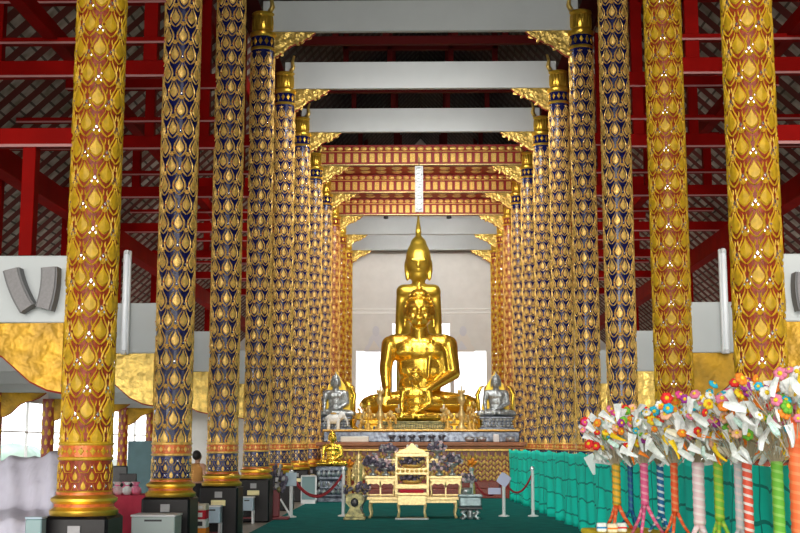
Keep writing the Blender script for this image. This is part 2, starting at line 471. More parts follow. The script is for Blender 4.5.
PED = .88
def column_proto(style, loc, plaques):
    root = empty('column', loc, 'x', 'column')
    mb = MB()
    mb.bevbox(-.33, .33, -.33, .33, 0, PED, .03)
    pd = mb.build('pedestal', 'black_stone', root)
    if plaques:
        b = MB(); b.box(-.062, .062, -.35, -.331, PED - .19, PED - .09); q = b.build('plaque', 'sign_grey', pd); q['label'] = 'small grey plaque'
        b = MB(); b.bevbox(-.125, .125, -.352, -.331, PED - .33, PED - .23, .008); q = b.build('plaque', 'sign_cream', pd); q['label'] = 'cream gold nameplate'
    # base mouldings: alternate gold rings and orange bands
    b = MB()
    prof = [(.335, 0), (.345, .02), (.345, .05), (.315, .07), (.30, .085), (.30, .115), (.32, .13), (.335, .145), (.335, .17), (.30, .19), (.285, .205), (.285, .235), (.275, .25)]
    mis = [0, 0, 0, 0, 1, 0, 0, 0, 0, 0, 1, 0]
    b.lathe(prof, 40, cz=PED, mis=mis)
    b.build('base_moulding', ['gold_smooth', 'band_orange'], root, smooth=True, angle=35)
    # lower collar with pattern and an orange band of diamonds
    bg = {'yellow': 'rust_glass', 'blue': 'blue_glass', 'red': 'maroon_glass', 'gold': 'band_orange'}[style]
    gd = 'gilt_yellow' if style in ('yellow', 'gold') else 'gilt'
    b = MB(); r0 = .262
    b.lathe([(r0 + .012, PED + .24), (r0 + .004, PED + .55)], 40, mi=0, cap=False)
    b.lathe([(r0 + .006, PED + .55), (r0 + .02, PED + .56), (r0 + .02, PED + .575), (r0 + .008, PED + .585), (r0 + .008, PED + .70), (r0 + .02, PED + .71), (r0 + .02, PED + .725), (r0 + .0, PED + .74)], 40, mis=[1, 1, 1, 3, 1, 1, 1], cap=False)
    n = 14; Wc = 2 * math.pi * r0 / n
    for i in range(n):
        relief(b, r0 + .008, i * Wc, PED + .642, [(0, -.045), (.036, 0), (0, .045), (-.036, 0)], .012, 1)
        relief(b, r0 + .008, (i + .5) * Wc, PED + .642, [(0, -.02), (.014, 0), (0, .02), (-.014, 0)], .010, 1)
    n = 10; Wc = 2 * math.pi * r0 / n
    for i in range(n):
        for k in range(3):
            s = (i + .5 * (k % 2)) * Wc; z = PED + .29 + k * .095
            relief(b, r0 + .006, s, z, tear(.062, .10, 10), .012, 1)
            for g in (-1, 1):
                ribbon(b, r0 + .006, s, z, [(0, -.05), (.04, -.05), (.06, -.01), (.068, .03)], .009, .009, 1, g)
            if k != 1: relief(b, r0 + .006, s + Wc / 2, z, [(0, -.022), (.013, 0), (0, .022), (-.013, 0)], .009, 2)
    b.build('collar', [bg, gd, 'mirror_chip', 'band_orange'], root)
    sh, ms = make_shaft('shaft', BEAMZ - .42, PED + .74, style)
    sh.build('shaft', ms, root)
    # capital: ringed neck and a crown of upright petals
    b = MB()
    z = BEAMZ - .45
    b.lathe([(SR, z), (SR + .02, z + .02), (SR + .02, z + .05), (SR + .004, z + .07), (SR + .004, z + .3), (SR + .025, z + .32), (SR + .035, z + .36), (SR + .035, z + .4), (SR - .01, z + .44)], 32, mis=[0, 0, 0, 1, 0, 0, 0, 0], cap=False)
    for i in range(12):
        relief(b, SR + .004, i * 2 * math.pi * SR / 12, z + .185, [(0, -.09), (.05, 0), (0, .09), (-.05, 0)], .015, 0)
    n = 18
    b.lathe([(SR - .02, z + .42), (SR - .03, z + .46), (SR - .03, z + .78), (SR + .005, z + .82), (SR - .0, z + .86), (SR - .05, z + .88)], 32, mi=0)
    for i in range(n):
        relief(b, SR - .02, i * 2 * math.pi * (SR - .02) / n, z + .62, [(-.035, -.16), (.035, -.16), (.036, .12), (.0, .17), (-.036, .12)], .014, 0)
    b.build('capital', ['gold_smooth', 'blue_glass' if style == 'blue' else 'maroon_glass'], root, smooth=True, angle=40)
    return root
protos = {}
STY = {-1: ['yellow'] + ['blue'] * 7 + ['red', 'gold', 'gold'], 1: ['yellow', 'yellow'] + ['blue'] * 6 + ['red', 'gold', 'gold']}
NAME = {'yellow': 'mustard gold and rust patterned', 'blue': 'blue and gold mosaic', 'red': 'maroon and gold', 'gold': 'plain golden'}
for sx, nm in ((-1, 'left'), (1, 'right')):
    for k in range(11):
        st = STY[sx][k]
        lab = '%s column, %s from the entrance in the %s-hand nave row' % (NAME[st], ORD[k] if k else 'first', nm)
        grp = 'columns of the %s nave row' % nm
        key = (st, sx)
        if key not in protos:
            protos[key] = column_proto(st, ((HWL if sx < 0 else HW) * sx, DY(k), 0), sx < 0)
            tag(protos[key], lab, 'column', grp)
            protos[key].rotation_euler = (0, 0, 0)
        else:
            dup(protos[key], ((HWL if sx < 0 else HW) * sx, DY(k), 0), lab, grp)

# outer row: slim red and gold columns
def slim(loc):
    root = empty('aisle_column', loc, 'x', 'column')
    b = MB(); b.lathe([(.24, 0), (.24, .6), (.2, .65)], 16); b.build('base', 'black_stone', root)
    b = MB(); b.lathe([(.17, .65), (.17, SIDEZ)], 20, mi=0)
    for k in range(8):
        for i in range(6):
            relief(b, .17, (i + .5 * (k % 2)) * .178, .85 + k * .26, tear(.11, .2, 10), .012, 1)
    b.build('shaft', ['maroon_glass', 'gilt_yellow'], root)
    return root
sp = None
for sx, nm in ((-1, 'left'), (1, 'right')):
    for k in range(2, 9):
        lab = 'slim red and gold column by the %s outer windows, %s from the entrance' % (nm, ORD[k - 2] if k > 2 else 'first')
        if sp is None: sp = slim((sx * OUT, DY(k), 0)); tag(sp, lab, 'column', 'slim columns along the outer walls')
        else: dup(sp, (sx * OUT, DY(k), 0), lab, 'slim columns along the outer walls')

# ---------------------------------------------------------------- gilded brackets
def bracket(parent, L_, H_, mname, x0, z0, sgn, name='bracket', style=0):
    """corner at (x0, z0): runs sgn*L_ along x under the beam and H_ down the column"""
    if style == 0:
        cur = [(0, -1.0), (.10, -.95), (.20, -.84), (.32, -.68), (.46, -.52), (.60, -.42), (.74, -.32), (.88, -.18), (1.0, -.03)]
    else:
        cur = [(0, -1.0), (.10, -.96), (.22, -.84), (.32, -.66), (.42, -.48), (.54, -.38), (.68, -.33), (.84, -.22), (1.0, -.02)]
    out = [(x0, z0)] + [(x0 + sgn * a * L_, z0 + c * H_) for a, c in reversed(cur)]
    if sgn < 0: out = out[::-1]
    b = MB(); b.prism(out, -.05, .05, 0)
    rnd = random.Random(3)
    # scrolled leaves in relief on both faces
    for a, c in (cur[:-1] if style == 0 else []):
        for t in (.25, .55, .85):
            cx, cz = x0 + sgn * (a * .92 + .03) * L_, z0 + c * H_ * t - .02
            if abs(c * H_ * t) < .05: continue
            for yy in (-.05, .05):
                rr = .055 + rnd.random() * .03
                b.ball((cx + rnd.uniform(-.02, .02), yy, cz), (rr * 1.1, .016, rr * .55), 0, 8, 6, Matrix.Rotation(rnd.uniform(-1.2, 1.2), 3, 'Y'))
    b.tube([(x0 + sgn * a * L_, 0, z0 + c * H_) for a, c in cur], .022, 6, 1)
    return b.build(name, [mname, 'red_edge'], parent)

# white boarded beams across the nave, brackets at both ends
def nave_beam(kind, k, lab):
    root = empty('nave_beam', (0, DY(k), BEAMZ), lab, 'beam', 'beams spanning the nave')
    e = HW - .22
    if kind == 'white':
        b = MB(); b.bevbox(-HW + .05, HW - .05, -.07, .07, 0, .70, .01); b.build('board', 'white_board', root)
    else:
        b = MB(); b.box(-HW + .1, HW - .1, -.09, .09, 0, .66, 0)
        n = 25
        for i in range(n):
            x = -e + .12 + (2 * e - .24) * i / (n - 1)
            b.bevbox(x - .085, x + .085, -.125, -.085, .10, .40, .015, 1)
            b.ball((x, -.10, .56), (.11, .04, .07), 1, 10, 6)
        b.bevbox(-e, e, -.12, .0, .0, .045, .01, 2)
        b.bevbox(-e, e, -.12, .0, .45, .48, .01, 1)
        b.build('board', ['red_edge', 'gilt', 'gilt_pale'], root)
    for s in (-1, 1):
        bracket(root, .98, .60, 'bracket_gold', s * -1 * e, 0, s)
        b = MB(); b.tube([(s * (e + .02), -.09, .44), (s * (e - .04), -.09, .55), (s * (e - .02), -.09, .70), (s * (e - .06), -.09, .86)], [.06, .055, .04, .03], 8)
        b.build('corner_leaf', 'bracket_gold', root, smooth=True)
    return root
for k in (3, 4, 5):
    nave_beam('white', k, 'white boarded nave beam with gilded end brackets, %s' % {3: 'topmost in the photo', 4: 'second from the top', 5: 'third from the top'}[k])
for k in (6, 7, 8):
    nave_beam('red', k, 'red nave beam studded with gold tiles, %s of three before the altar' % {6: 'highest in view', 7: 'middle', 8: 'lowest in view'}[k])
nave_beam('white', 9, 'white beam directly above the standing statue, behind the red beams')
nave_beam('white', 10, 'farthest white beam, against the pale rear wall')
mb = MB(); mb.box(-HW, HW, DY(6) + .2, DY(8) + .4, BEAMZ + .68, BEAMZ + .76, 0)
for k in (6, 7):
    for i in range(12):
        for j in range(7):
            mb.ball((-3.1 + i * .564, DY(k) + .5 + j * .56, BEAMZ + .68), (.2, .2, .05), 1, 8, 4)
struct('ceiling_altar', mb, ['red_edge', 'gilt_pale'])

# aisle beams and the red trusses standing on them
def side_frame(sx, nm, k):
    lat0, lat1 = sx * (HW + .15), sx * OUT
    root = empty('aisle_beam', (0, DY(k), SIDEZ), 'white aisle beam with gilded brackets beside the %s column of the %s nave row' % (ORD[k] if k else 'first', nm), 'beam', 'white beams across the side aisles')
    b = MB(); a, c = sorted((lat0, lat1)); b.bevbox(a, c, -.07, .07, 0, .705, .01); b.build('board', 'white_board', root)
    bracket(root, 1.5, .72, 'bracket_amber' if k == 0 or (sx > 0 and k == 1) else 'bracket_gold', sx * (HW + .22), 0, sx, style=1)
    bracket(root, 1.1, .6, 'bracket_amber', sx * (OUT - .15), 0, -sx, style=1)
def truss(sx, nm, k):
    root = empty('roof_truss', (0, DY(k), SIDEZ + .705), 'red timber roof truss above the white aisle beam, %s from the entrance on the %s' % (ORD[k] if k else 'first', nm), 'roof truss', 'red roof trusses over the side aisles')
    z0 = CAMZ - (SIDEZ + .705)
    slope = (AT[1] - AE[1]) / (AE[0] - AT[0])
    def top(l): return CAMZ + 1.6 + (AE[0] - l) * slope - .08 - (SIDEZ + .705)
    def lim(h): return AE[0] - (h + .08 - 1.6) / slope
    t = .08
    def post(l, w, h0, h1):
        b = MB(); a, c = sorted((sx * (l - w / 2), sx * (l + w / 2)))
        b.bevbox(a, c, -t, t, max(0, h0 + z0), min(h1 + z0, top(l + w / 2)), .006); b.build('post', 'red_paint', root)
    def bar(h0, h1, l0=3.66):
        b = MB(); a, c = sorted((sx * l0, sx * (lim(h1) - .02)))
        b.bevbox(a, c, -t - .01, t + .01, h0 + z0, h1 + z0, .006, 0)
        b.box(a, c, -t - .022, -t - .008, h0 + z0 - .018, h0 + z0 + .012, 1)  # pale strip paints a highlight along the bar's lower edge
        b.build('tie_beam', ['red_paint', 'edge_highlight'], root)
    if k == 0:
        bar(3.13, 3.32); post(4.15, .14, 1.95, 3.13); post(7.4, .2, 1.95, 9)
    else:
        bar(5.24, 5.47); bar(5.74, 5.82); bar(6.35, 6.62)
        post(3.90, .2, 5.47, 9); post(4.88, .17, 5.47, 9); post(6.14, .17, 5.47, 9); post(7.6, .2, 1.95, 9); post(9.3, .18, 1.95, 5)
for sx, nm in ((-1, 'left'), (1, 'right')):
    for k in range(0, 8):
        side_frame(sx, nm, k)
        truss(sx, nm, k)
# purlins running the length of each aisle
for sx, nm in ((-1, 'left'), (1, 'right')):
    for l, h, w, hh, nn in ((5.35, 5.9, .2, .22, 'upper'), (7.15, 4.75, .3, .42, 'middle'), (8.9, 3.7, .2, .25, 'lower'), (4.0, 8.1, .12, .35, 'topmost')):
        b = MB(); b.bevbox(-w / 2, w / 2, 0, YB - 6, -hh / 2, hh / 2, .01)
        o = b.build('purlin', 'red_paint', loc=(sx * l, 4, CAMZ + h)); tag(o, '%s long red timber running lengthwise under the %s aisle roof' % (nn, nm), 'timber', 'long roof timbers')
# nave roof timbers
for k in range(2, 10):
    root = empty('nave_roof_truss', (0, DY(k) + .4, BEAMZ + 1.3), 'dark red roof truss high above the nave, %s from the entrance' % (ORD[k - 2] if k > 2 else 'first'), 'roof truss', 'dark trusses over the nave')
    b = MB(); b.bevbox(-3.5, 3.5, -.08, .08, 0, .22, .01); b.build('tie_beam', 'red_dark', root)
    b = MB(); b.bevbox(-2.3, 2.3, -.08, .08, 1.3, 1.48, .01); b.build('tie_beam', 'red_dark', root)
    for x, h in ((-2.2, 1.9), (2.2, 1.9), (-.9, 3.2), (.9, 3.2)):
        b = MB(); b.bevbox(x - .08, x + .08, -.08, .08, .22, h, .01); b.build('post', 'red_dark', root)

# vertical fluorescent tubes on the nave side of each aisle beam
def tube_light(loc, lab):
    root = empty('tube_light', loc, lab, 'light', 'vertical fluorescent lights')
    b = MB(); b.bevbox(-.055, .055, .0, .05, 0, 1.46, .01); b.build('housing', 'white_enamel', root)
    b = MB(); b.tube([(0, -.03, .06), (0, -.03, 1.40)], .022, 10); b.build('tube', 'tube_lit', root, smooth=True)
    for z in (.0, 1.40):
        b = MB(); b.bevbox(-.03, .03, -.055, .0, z, z + .06, .008); b.build('end_socket', 'white_enamel', root)
    return root
tp = None
for sx, nm, dx in ((-1, 'left', .62), (1, 'right', .70)):
    for k in range(1, 7):
        loc = (sx * (HW + dx - .06 * (k - 1)), DY(k) - .14, SIDEZ - .02)
        lab = 'white vertical tube light beside the %s column of the %s nave row' % (ORD[k], nm)
        if tp is None: tp = tube_light(loc, lab)
        else: dup(tp, loc, lab, 'vertical fluorescent lights')
# paired curved loudspeakers on the first aisle beams
def speaker(p_top, p_bot, bow, lab):
    c = (p_top + p_bot) / 2
    root = empty('curved_loudspeaker', c, lab, 'speaker', 'curved loudspeakers on the aisle beams')
    b = MB(); f = MB(); n = 10
    a = p_top - c; d = p_bot - p_top; nx = Vector((d.z, 0, -d.x)).normalized()
    def ring(mbx, hw, y0, y1, mi=0):
        vs = []; fs = []
        for i in range(n + 1):
            t = i / n; p = a + d * t + nx * bow * (4 * t * (1 - t))
            td = (d + nx * bow * 4 * (1 - 2 * t)).normalized(); s = Vector((td.z, 0, -td.x))
            for u, y in ((-hw, y0), (hw, y0), (hw, y1), (-hw, y1)):
                q = p + s * u; vs.append((q.x, y, q.z))
        for i in range(n):
            for j in range(4): fs.append((i * 4 + j, i * 4 + (j + 1) % 4, i * 4 + 4 + (j + 1) % 4, i * 4 + 4 + j))
        fs += [(0, 3, 2, 1), (n * 4, n * 4 + 1, n * 4 + 2, n * 4 + 3)]
        mbx.add(vs, fs, mi)
    ring(b, .085, -.07, .08); b.build('cabinet', 'speaker_grey', root)
    ring(f, .065, -.085, -.071); f.build('grille', 'speaker_face', root)
YS = Y0 - .16
speaker(W(13, 270, YS), W(29, 309, YS), .02, 'left curved grey loudspeaker of the pair on the white left beam')
speaker(W(51, 268, YS), W(45, 309, YS), -.02, 'right curved grey loudspeaker of the pair on the white left beam')
speaker(W(802, 274, YS), W(805, 309, YS), .02, 'curved grey loudspeaker on the white beam at the right edge')
# small dark lamps fixed to the lowest white beam
for i, px in enumerate((386, 449)):
    c = W(px, 217, DY(9) - .2)
    root = empty('spotlight', c, 'small dark spotlight on the white beam over the altar, %s one' % ('left', 'right')[i], 'light', 'spotlights on the beam')
    b = MB(); b.lathe([(.05, -.08), (.11, -.06), (.10, .06), (.04, .1)], 12); b.build('shade', 'dark_metal', root, smooth=True)
    b = MB(); b.bevbox(-.02, .02, .0, .14, .04, .08, .004); b.build('arm', 'dark_metal', root)
# ornate white hanging strip
c = W(419, 166, 38.3)
root = empty('hanging_banner', c, 'white ornate hanging strip in front of the red and gold beams', 'banner')
b = MB(); b.bevbox(-.13, .13, -.02, .02, -1.5, 0, .005); b.build('strip', 'white_board', root)
b = MB()
for i in range(8): b.ball((0, -.02, -.1 - i * .185), (.09, .02, .06), 0, 8, 6)
b.build('ornament', 'silver', root)
b = MB(); b.tube([(0, 0, 0), (0, .3, .35)], .012, 6); b.build('cord', 'dark_metal', root)
# ---------------------------------------------------------------- seated statues
def seated(loc, s, mname, lab, vox, cat='statue', face=True, group=None, crown=False, label_only=True):
    """seated figure, hand over the knee, 5 units tall at s = 1, facing -Y"""
    root = empty('seated_statue', loc, lab, cat, group)
    b = MB()
    C = lambda a, c, ra, rb: b.cap([x * s for x in a], [x * s for x in c], ra * s, rb * s)
    E = lambda c, r, rot=None, n=20, m_=12: b.ball([x * s for x in c], tuple(x * s for x in r), 0, n, m_, rot)
    # folded legs
    for g in (-1, 1):
        C((g * .35, .25, .48), (g * 1.72, -.35, .40), .50, .36)
        C((g * 1.75, -.38, .36), (g * .25, -1.0, .34), .33, .22)
        E((g * 1.88, -.35, .36), (.34, .36, .32))
    E((0, .1, .5), (1.0, .75, .5))
    C((-.3, -1.0, .5), (.75, -.95, .52), .2, .15)
    # torso
    E((0, .2, 1.05), (.82, .48, .7)); E((.08, .18, 1.75), (.92, .48, .8)); E((0, .18, 2.4), (1.08, .50, .66))
    C((-.95, .2, 2.72), (.95, .2, 2.72), .34, .34)
    E((-.45, -.12, 2.4), (.46, .22, .34)); E((.45, -.12, 2.4), (.46, .22, .34))
    C((0, .2, 2.8), (0, .12, 3.3), .40, .34)
    C((.75, .15, 2.3), (.95, .15, 1.4), .35, .25)
    # viewer's left arm hangs straight to the knee, the other bends into the lap
    C((-1.12, .2, 2.66), (-1.28, .05, 1.7), .32, .24)
    C((-1.28, .05, 1.7), (-1.22, -.55, .95), .24, .17)
    E((-1.22, -.72, .72), (.18, .12, .30))
    C((1.12, .2, 2.66), (1.30, .15, 1.55), .32, .25)
    C((1.30, .15, 1.55), (.35, -.62, .92), .24, .17)
    E((.12, -.78, .86), (.34, .2, .10))
    for k in range(4):
        C((-1.34 + k * .08, -.80, .62), (-1.34 + k * .08, -.90, .32 - .05 * (1 - abs(k - 1.5))), .045, .035)
        C((.0, -.88 - k * .05, .86 + .01), (-.32, -.86 - k * .045, .86), .042, .034)
    # head
    E((0, .1, 3.92), (.53, .52, .66)); E((0, -.04, 3.58), (.38, .40, .36))
    E((0, .12, 4.48), (.40, .42, .30)); C((0, .12, 4.6), (0, .12, 5.0), .16, .03)
    for g in (-1, 1):
        E((g * .54, .12, 3.8), (.07, .12, .28)); C((g * .55, .1, 3.62), (g * .55, .05, 3.32), .06, .055)
        E((g * .21, -.36, 3.92), (.13, .07, .05)); C((g * .07, -.42, 4.07), (g * .37, -.32, 4.10), .035, .025)
        E((g * .25, -.28, 3.68), (.15, .1, .15))
    C((0, -.40, 4.04), (0, -.53, 3.76), .045, .075)
    E((0, -.45, 3.60), (.17, .07, .035)); E((0, -.43, 3.53), (.12, .06, .035)); E((0, -.36, 3.38), (.12, .09, .08))
    # sash over the shoulder
    C((.45, -.22, 2.75), (.32, -.28, 1.35), .07, .05)
    o = b.build('body', mname, root)
    remesh(o, vox * s, 3)
    # rows of hair curls and the flame
    h = MB()
    for k in range(6):
        ph = .20 + k * .22; n = max(6, int(20 * math.sin(ph) + 2))
        for i in range(n):
            th = 2 * math.pi * i / n
            x, y, z = .55 * math.sin(ph) * math.cos(th), .54 * math.sin(ph) * math.sin(th), .68 * math.cos(ph)
            if y < -.22 and z < .36: continue
            h.ball(((x) * s, (y + .1) * s, (3.92 + z) * s), .068 * s, 0, 6, 4)
    for k in range(4):
        n = 12 - 3 * k
        for i in range(n):
            th = 2 * math.pi * i / n; rr = .38 - .09 * k
            h.ball((rr * math.cos(th) * s, (rr * math.sin(th) + .12) * s, (4.52 + .09 * k) * s), .055 * s, 0, 6, 4)
    h.build('hair_curls', mname, root, smooth=True)
    f = MB(); f.lathe([(.05 * s, 4.62 * s), (.13 * s, 4.74 * s), (.10 * s, 4.85 * s), (.05 * s, 4.98 * s), (.008 * s, 5.1 * s)], 12, cy=.12 * s)
    f.build('flame_finial', mname, root, smooth=True)
    return root
def pedestal(name, loc, w, d, h, mats, lab, cat='pedestal', petals=True, group=None):
    """tiered lotus pedestal with waist; origin at base centre"""
    root = empty(name, loc, lab, cat, group)
    b = MB()
    tiers = [(0, .14, 1.0), (.14, .24, .93), (.24, .36, .86), (.36, .62, .78), (.62, .74, .86), (.74, .86, .94), (.86, 1, 1.0)]
    for z0, z1, k in tiers:
        b.bevbox(-w / 2 * k, w / 2 * k, -d / 2 * k, d / 2 * k, z0 * h, z1 * h, h * .03, 0)
    b.build('base', mats[0], root)
    if petals:
        b = MB(); n = max(6, int(w / (h * .30)))
        for i in range(n):
            x = -w / 2 * .92 + w * .92 * (i + .5) / n
            b.ball((x, -d / 2 * .90, .80 * h), (w * .40 / n, .06 * h, .10 * h), 0, 8, 6)
            b.ball((x, -d / 2 * .88, .30 * h), (w * .40 / n, .06 * h, .08 * h), 0, 8, 6)
            b.ball((x, -d / 2 * .78, .50 * h), (w * .28 / n, .05 * h, .08 * h), 0, 8, 6)
        b.build('petals', mats[1], root, smooth=True)
    return root

# platforms
PX = W(412, 0, 36.5).x
root = empty('altar_platform', (0, 36.5, 0), 'wide red altar platform with gold flame panels across the end of the nave', 'platform')
b = MB(); b.box(-2.95, 2.95, .25, 20, 0, 1.44, 0); b.build('body', 'band_orange', root)
b = MB(); b.bevbox(-3.05, 3.05, 0, 20, 1.44, 1.52, .02, 0); b.bevbox(-3.12, 3.12, -.08, 20, 1.52, 1.64, .02, 0); b.build('ledge', 'ledge_brown', root)
b = MB(); b.bevbox(-3.0, 3.0, -.03, .3, 1.38, 1.44, .01); b.build('ledge_moulding', 'gilt', root)
b = MB(); b.box(-2.9, 2.9, .2, .26, .5, 1.38); b.build('front_panel', 'maroon_glass', root)
rnd = random.Random(5)
b = MB()
for i in range(29):
    x = -2.8 + i * .2
    if True:
        for j in range(5):
            z = .58 + j * .15
            for g in (-1, 1):
                b.ball((x + g * .05, .19, z + .02 * g), (.042, .03, .078), 0, 7, 5, Matrix.Rotation(g * .5, 3, 'Y'))
        b.ball((x, .19, 1.26), (.035, .03, .10), 0, 7, 5)
b.build('flame_relief', 'gilt', root, smooth=True)
b = MB(); b.bevbox(-3.0, 3.0, .1, .3, 0, .28, .02); b.bevbox(-2.97, 2.97, .14, .3, .28, .5, .02); b.build('plinth', 'maroon_glass', root)

PZ = 1.64
# second tier with mosaic band
root = empty('upper_platform', (0, 38.9, PZ), 'long dark mosaic covered step on top of the red platform', 'platform')
b = MB(); b.bevbox(-3.1, 3.1, 0, 4, 0, .34, .03); b.build('body', 'mosaic_silver', root)
b = MB(); b.bevbox(-3.13, 3.13, -.04, 3, .34, .40, .02); b.build('edge', 'gilt', root)
T2 = PZ + .40
# third tier for the large statue
D3 = 43.4
THR = root = empty('throne_platform', (0, D3, PZ), 'gold tiered throne under the large seated statue', 'platform')
b = MB()
for z0, z1, k in ((0, .2, 1.0), (.2, .38, .95), (.38, .62, .9), (.62, .80, .96), (.80, 1.02, 1.03)):
    b.bevbox(-2.25 * k, 2.25 * k, .3 - .25 * k, 5.5, z0, z1, .03)
b.build('tiers', 'gold_smooth', root)
b = MB()
for i in range(22):
    x = -2.05 + i * .195
    b.ball((x, .02, .92), (.085, .06, .09), 0, 8, 6); b.ball((x, .07, .28), (.085, .06, .08), 0, 8, 6); b.ball((x, .10, .5), (.06, .05, .09), 1, 8, 6)
b.build('lotus_petals', ['gilt_pale', 'mosaic_silver'], root, smooth=True)

big = W(419.5, 415, 46)
seated((big.x, 46, PZ + 1.02), 1.0, 'buddha_gold', 'large gold seated statue with one hand over its knee, in front of the standing statue', .035)
# scale the tall statue so that head top lands at y = 283
sm = W(416, 437, 41.2)
pedestal('statue_pedestal', (sm.x, 40.9, T2 - .02), 2.55, 1.5, .30, ['mosaic_green', 'gilt_pale'], 'green and gold mosaic pedestal under the small central gold statue')
seated((sm.x, 41.1, T2 + .28), .38, 'buddha_gold', 'small gold seated statue on the mosaic pedestal, directly in front of the large seated one', .05)

# standing statue behind
st = W(418.5, 284, 50.6)
def standing(loc, lab):
    root = empty('standing_statue', loc, lab, 'statue')
    z1 = W(0, 284, 50.6).z - loc[2]       # shoulder line
    zt = W(0, 240, 50.6).z - loc[2]       # crown
    b = MB()
    C = b.cap
    H = z1
    C((-.36, 0, .5), (-.32, 0, H * .5), .34, .46); C((.36, 0, .5), (.32, 0, H * .5), .34, .46)
    b.ball((0, 0, H * .52), (.85, .45, H * .30), 0, 24, 16)
    b.ball((0, 0, H - 1.3), (.84, .46, 1.2), 0, 24, 16)
    C((-.62, 0, H - .33), (.62, 0, H - .33), .32, .32)
    for g in (-1, 1):
        C((g * .70, 0, H - .32), (g * .80, 0, H - 2.0), .22, .19); C((g * .80, 0, H - 2.0), (g * .78, -.05, H - 3.5), .19, .13)
        b.ball((g * .78, -.05, H - 3.75), (.10, .16, .28), 0, 12, 8)
        for k in range(4): C((g * .78, -.14 + k * .07, H - 3.9), (g * .77, -.14 + k * .07, H - 4.3 + abs(k - 1.5) * .05), .04, .03)
        C((g * .36, -.25, .18), (g * .38, .3, .2), .14, .18)
    b.box(-.92, .92, -.10, .12, .9, H - .32)
    C((0, 0, H - .25), (0, -.05, H + .22), .30, .27)
    hc = (H + zt) / 2 + .12
    b.ball((0, 0, hc), (.53, .56, .80), 0, 24, 16); b.ball((0, -.08, H + .36), (.38, .42, .34), 0, 20, 12)
    b.ball((0, .02, zt - .25), (.36, .4, .42), 0, 20, 12)
    C((0, .02, zt), (0, .02, zt + .35), .17, .10)
    for g in (-1, 1):
        b.ball((g * .53, .05, H + .72), (.07, .14, .34), 0, 12, 8); C((g * .52, 0, H + .6), (g * .46, -.02, H + .2), .08, .08)
        b.ball((g * .2, -.50, H + .95), (.14, .08, .05), 0, 12, 8); C((g * .07, -.52, H + 1.08), (g * .36, -.44, H + 1.1), .03, .02)
    C((0, -.5, H + 1.05), (0, -.6, H + .68), .05, .075)
    b.ball((0, -.47, H + .50), (.17, .08, .04), 0, 12, 8)
    o = b.build('body', 'buddha_old', root)
    remesh(o, .045, 4)
    f = MB(); f.lathe([(.08, zt + .2), (.13, zt + .32), (.11, zt + .5), (.06, zt + .8), (.035, zt + 1.1), (.008, zt + 1.35)], 14, cy=.02)
    f.build('flame_finial', 'buddha_old', root, smooth=True)
    b = MB(); b.bevbox(-1.2, 1.2, -.8, .8, -.0, .35, .04); b.build('base', 'gold_smooth', root)
standing((st.x, 50.6, PZ + .9), 'tall gold standing statue rising behind the large seated one')
mb = MB(); mb.box(-2.3, 2.3, 49.3, 52.5, PZ, PZ + .9)
tag(mb.build('statue_plinth', 'gold_smooth'), 'high gold plinth under the standing statue, hidden behind the seated one', 'plinth')

# side statues on thrones, silver and gold
def side_shrine(px, D, nm, g):
    c = W(px, 0, D)
    root = pedestal('shrine_throne', (c.x, D, T2), 1.15, .9, .42, ['mosaic_silver', 'silver'], 'silver mosaic throne with a gilded back under the %s silver seated statue' % nm, 'throne')
    seated((c.x, D, T2 + .42), .29, 'silver', 'silver seated statue on the %s of the altar, before a gold throne back' % nm, .055, group=None)
    b = MB()
    out = [(-.45, 0), (-.45, .7), (-.40, 1.1), (-.26, 1.5), (-.12, 1.72), (0, 1.95), (.12, 1.72), (.26, 1.5), (.40, 1.1), (.45, .7), (.45, 0)]
    b.prism([(x, z) for x, z in out], .52, .60); b.build('throne_back', 'buddha_old', root)
    for s_ in (-1, 1):
        b = MB(); b.tube([(s_ * .50, .48, 0), (s_ * .56, .48, .9), (s_ * .60, .48, 1.15), (s_ * .48, .48, 1.4), (s_ * .36, .48, 1.45)], [.07, .07, .08, .06, .02], 10)
        b.build('side_scroll', 'buddha_gold', root, smooth=True)
side_shrine(335, 40.2, 'left', -1)
side_shrine(497, 40.2, 'right', 1)

# golden arm rail shapes beside the large statue (throne arms)
for sx, px in ((-1, 352), (1, 487)):
    c = W(px, 0, 42.4)
    b = MB(); b.tube([(0, 0, 0), (0, 0, 1.1), (-sx * -.05, 0, 1.45), (-sx * -.22, 0, 1.62), (-sx * -.42, 0, 1.5)], [.12, .12, .13, .12, .06], 12)
    b.lathe([(.2, 0), (.2, .1), (.13, .16)], 16)
    o = b.build('throne_arm', 'buddha_gold', THR, smooth=True, loc=(c.x, 42.4 - D3, .40))
# tall gilded candle stands flanking the small statue
def candle_stand(loc, h, lab, grp, m1='gilt_pale'):
    root = empty('candle_stand', loc, lab, 'candle stand', grp)
    b = MB()
    prof = [(.17, 0), (.17, .05), (.10, .10), (.06, .22), (.12, .32), (.13, .40), (.06, .50), (.05, .62), (.11, .72), (.12, .80), (.05, .88), (.09, .95), (.10, 1.0)]
    b.lathe([(r, z * h) for r, z in prof], 14); b.build('stand', m1, root, smooth=True)
    b = MB(); b.lathe([(.035, h), (.03, h + .16)], 10); b.build('candle', 'lotus_white', root)
    b = MB()
    for i in range(8):
        a = i * math.pi / 4; b.ball((.1 * math.cos(a), .1 * math.sin(a), h * .98), (.03, .03, .07), 0, 6, 5)
    b.build('petal_ring', 'gilt_pale', root, smooth=True)
for px, nm in ((380, 'left'), (462, 'right')):
    c = W(px, 0, 39.6); candle_stand((c.x, 39.6, T2), 1.25, 'tall gilded candle stand just %s of the small central statue' % nm, None)
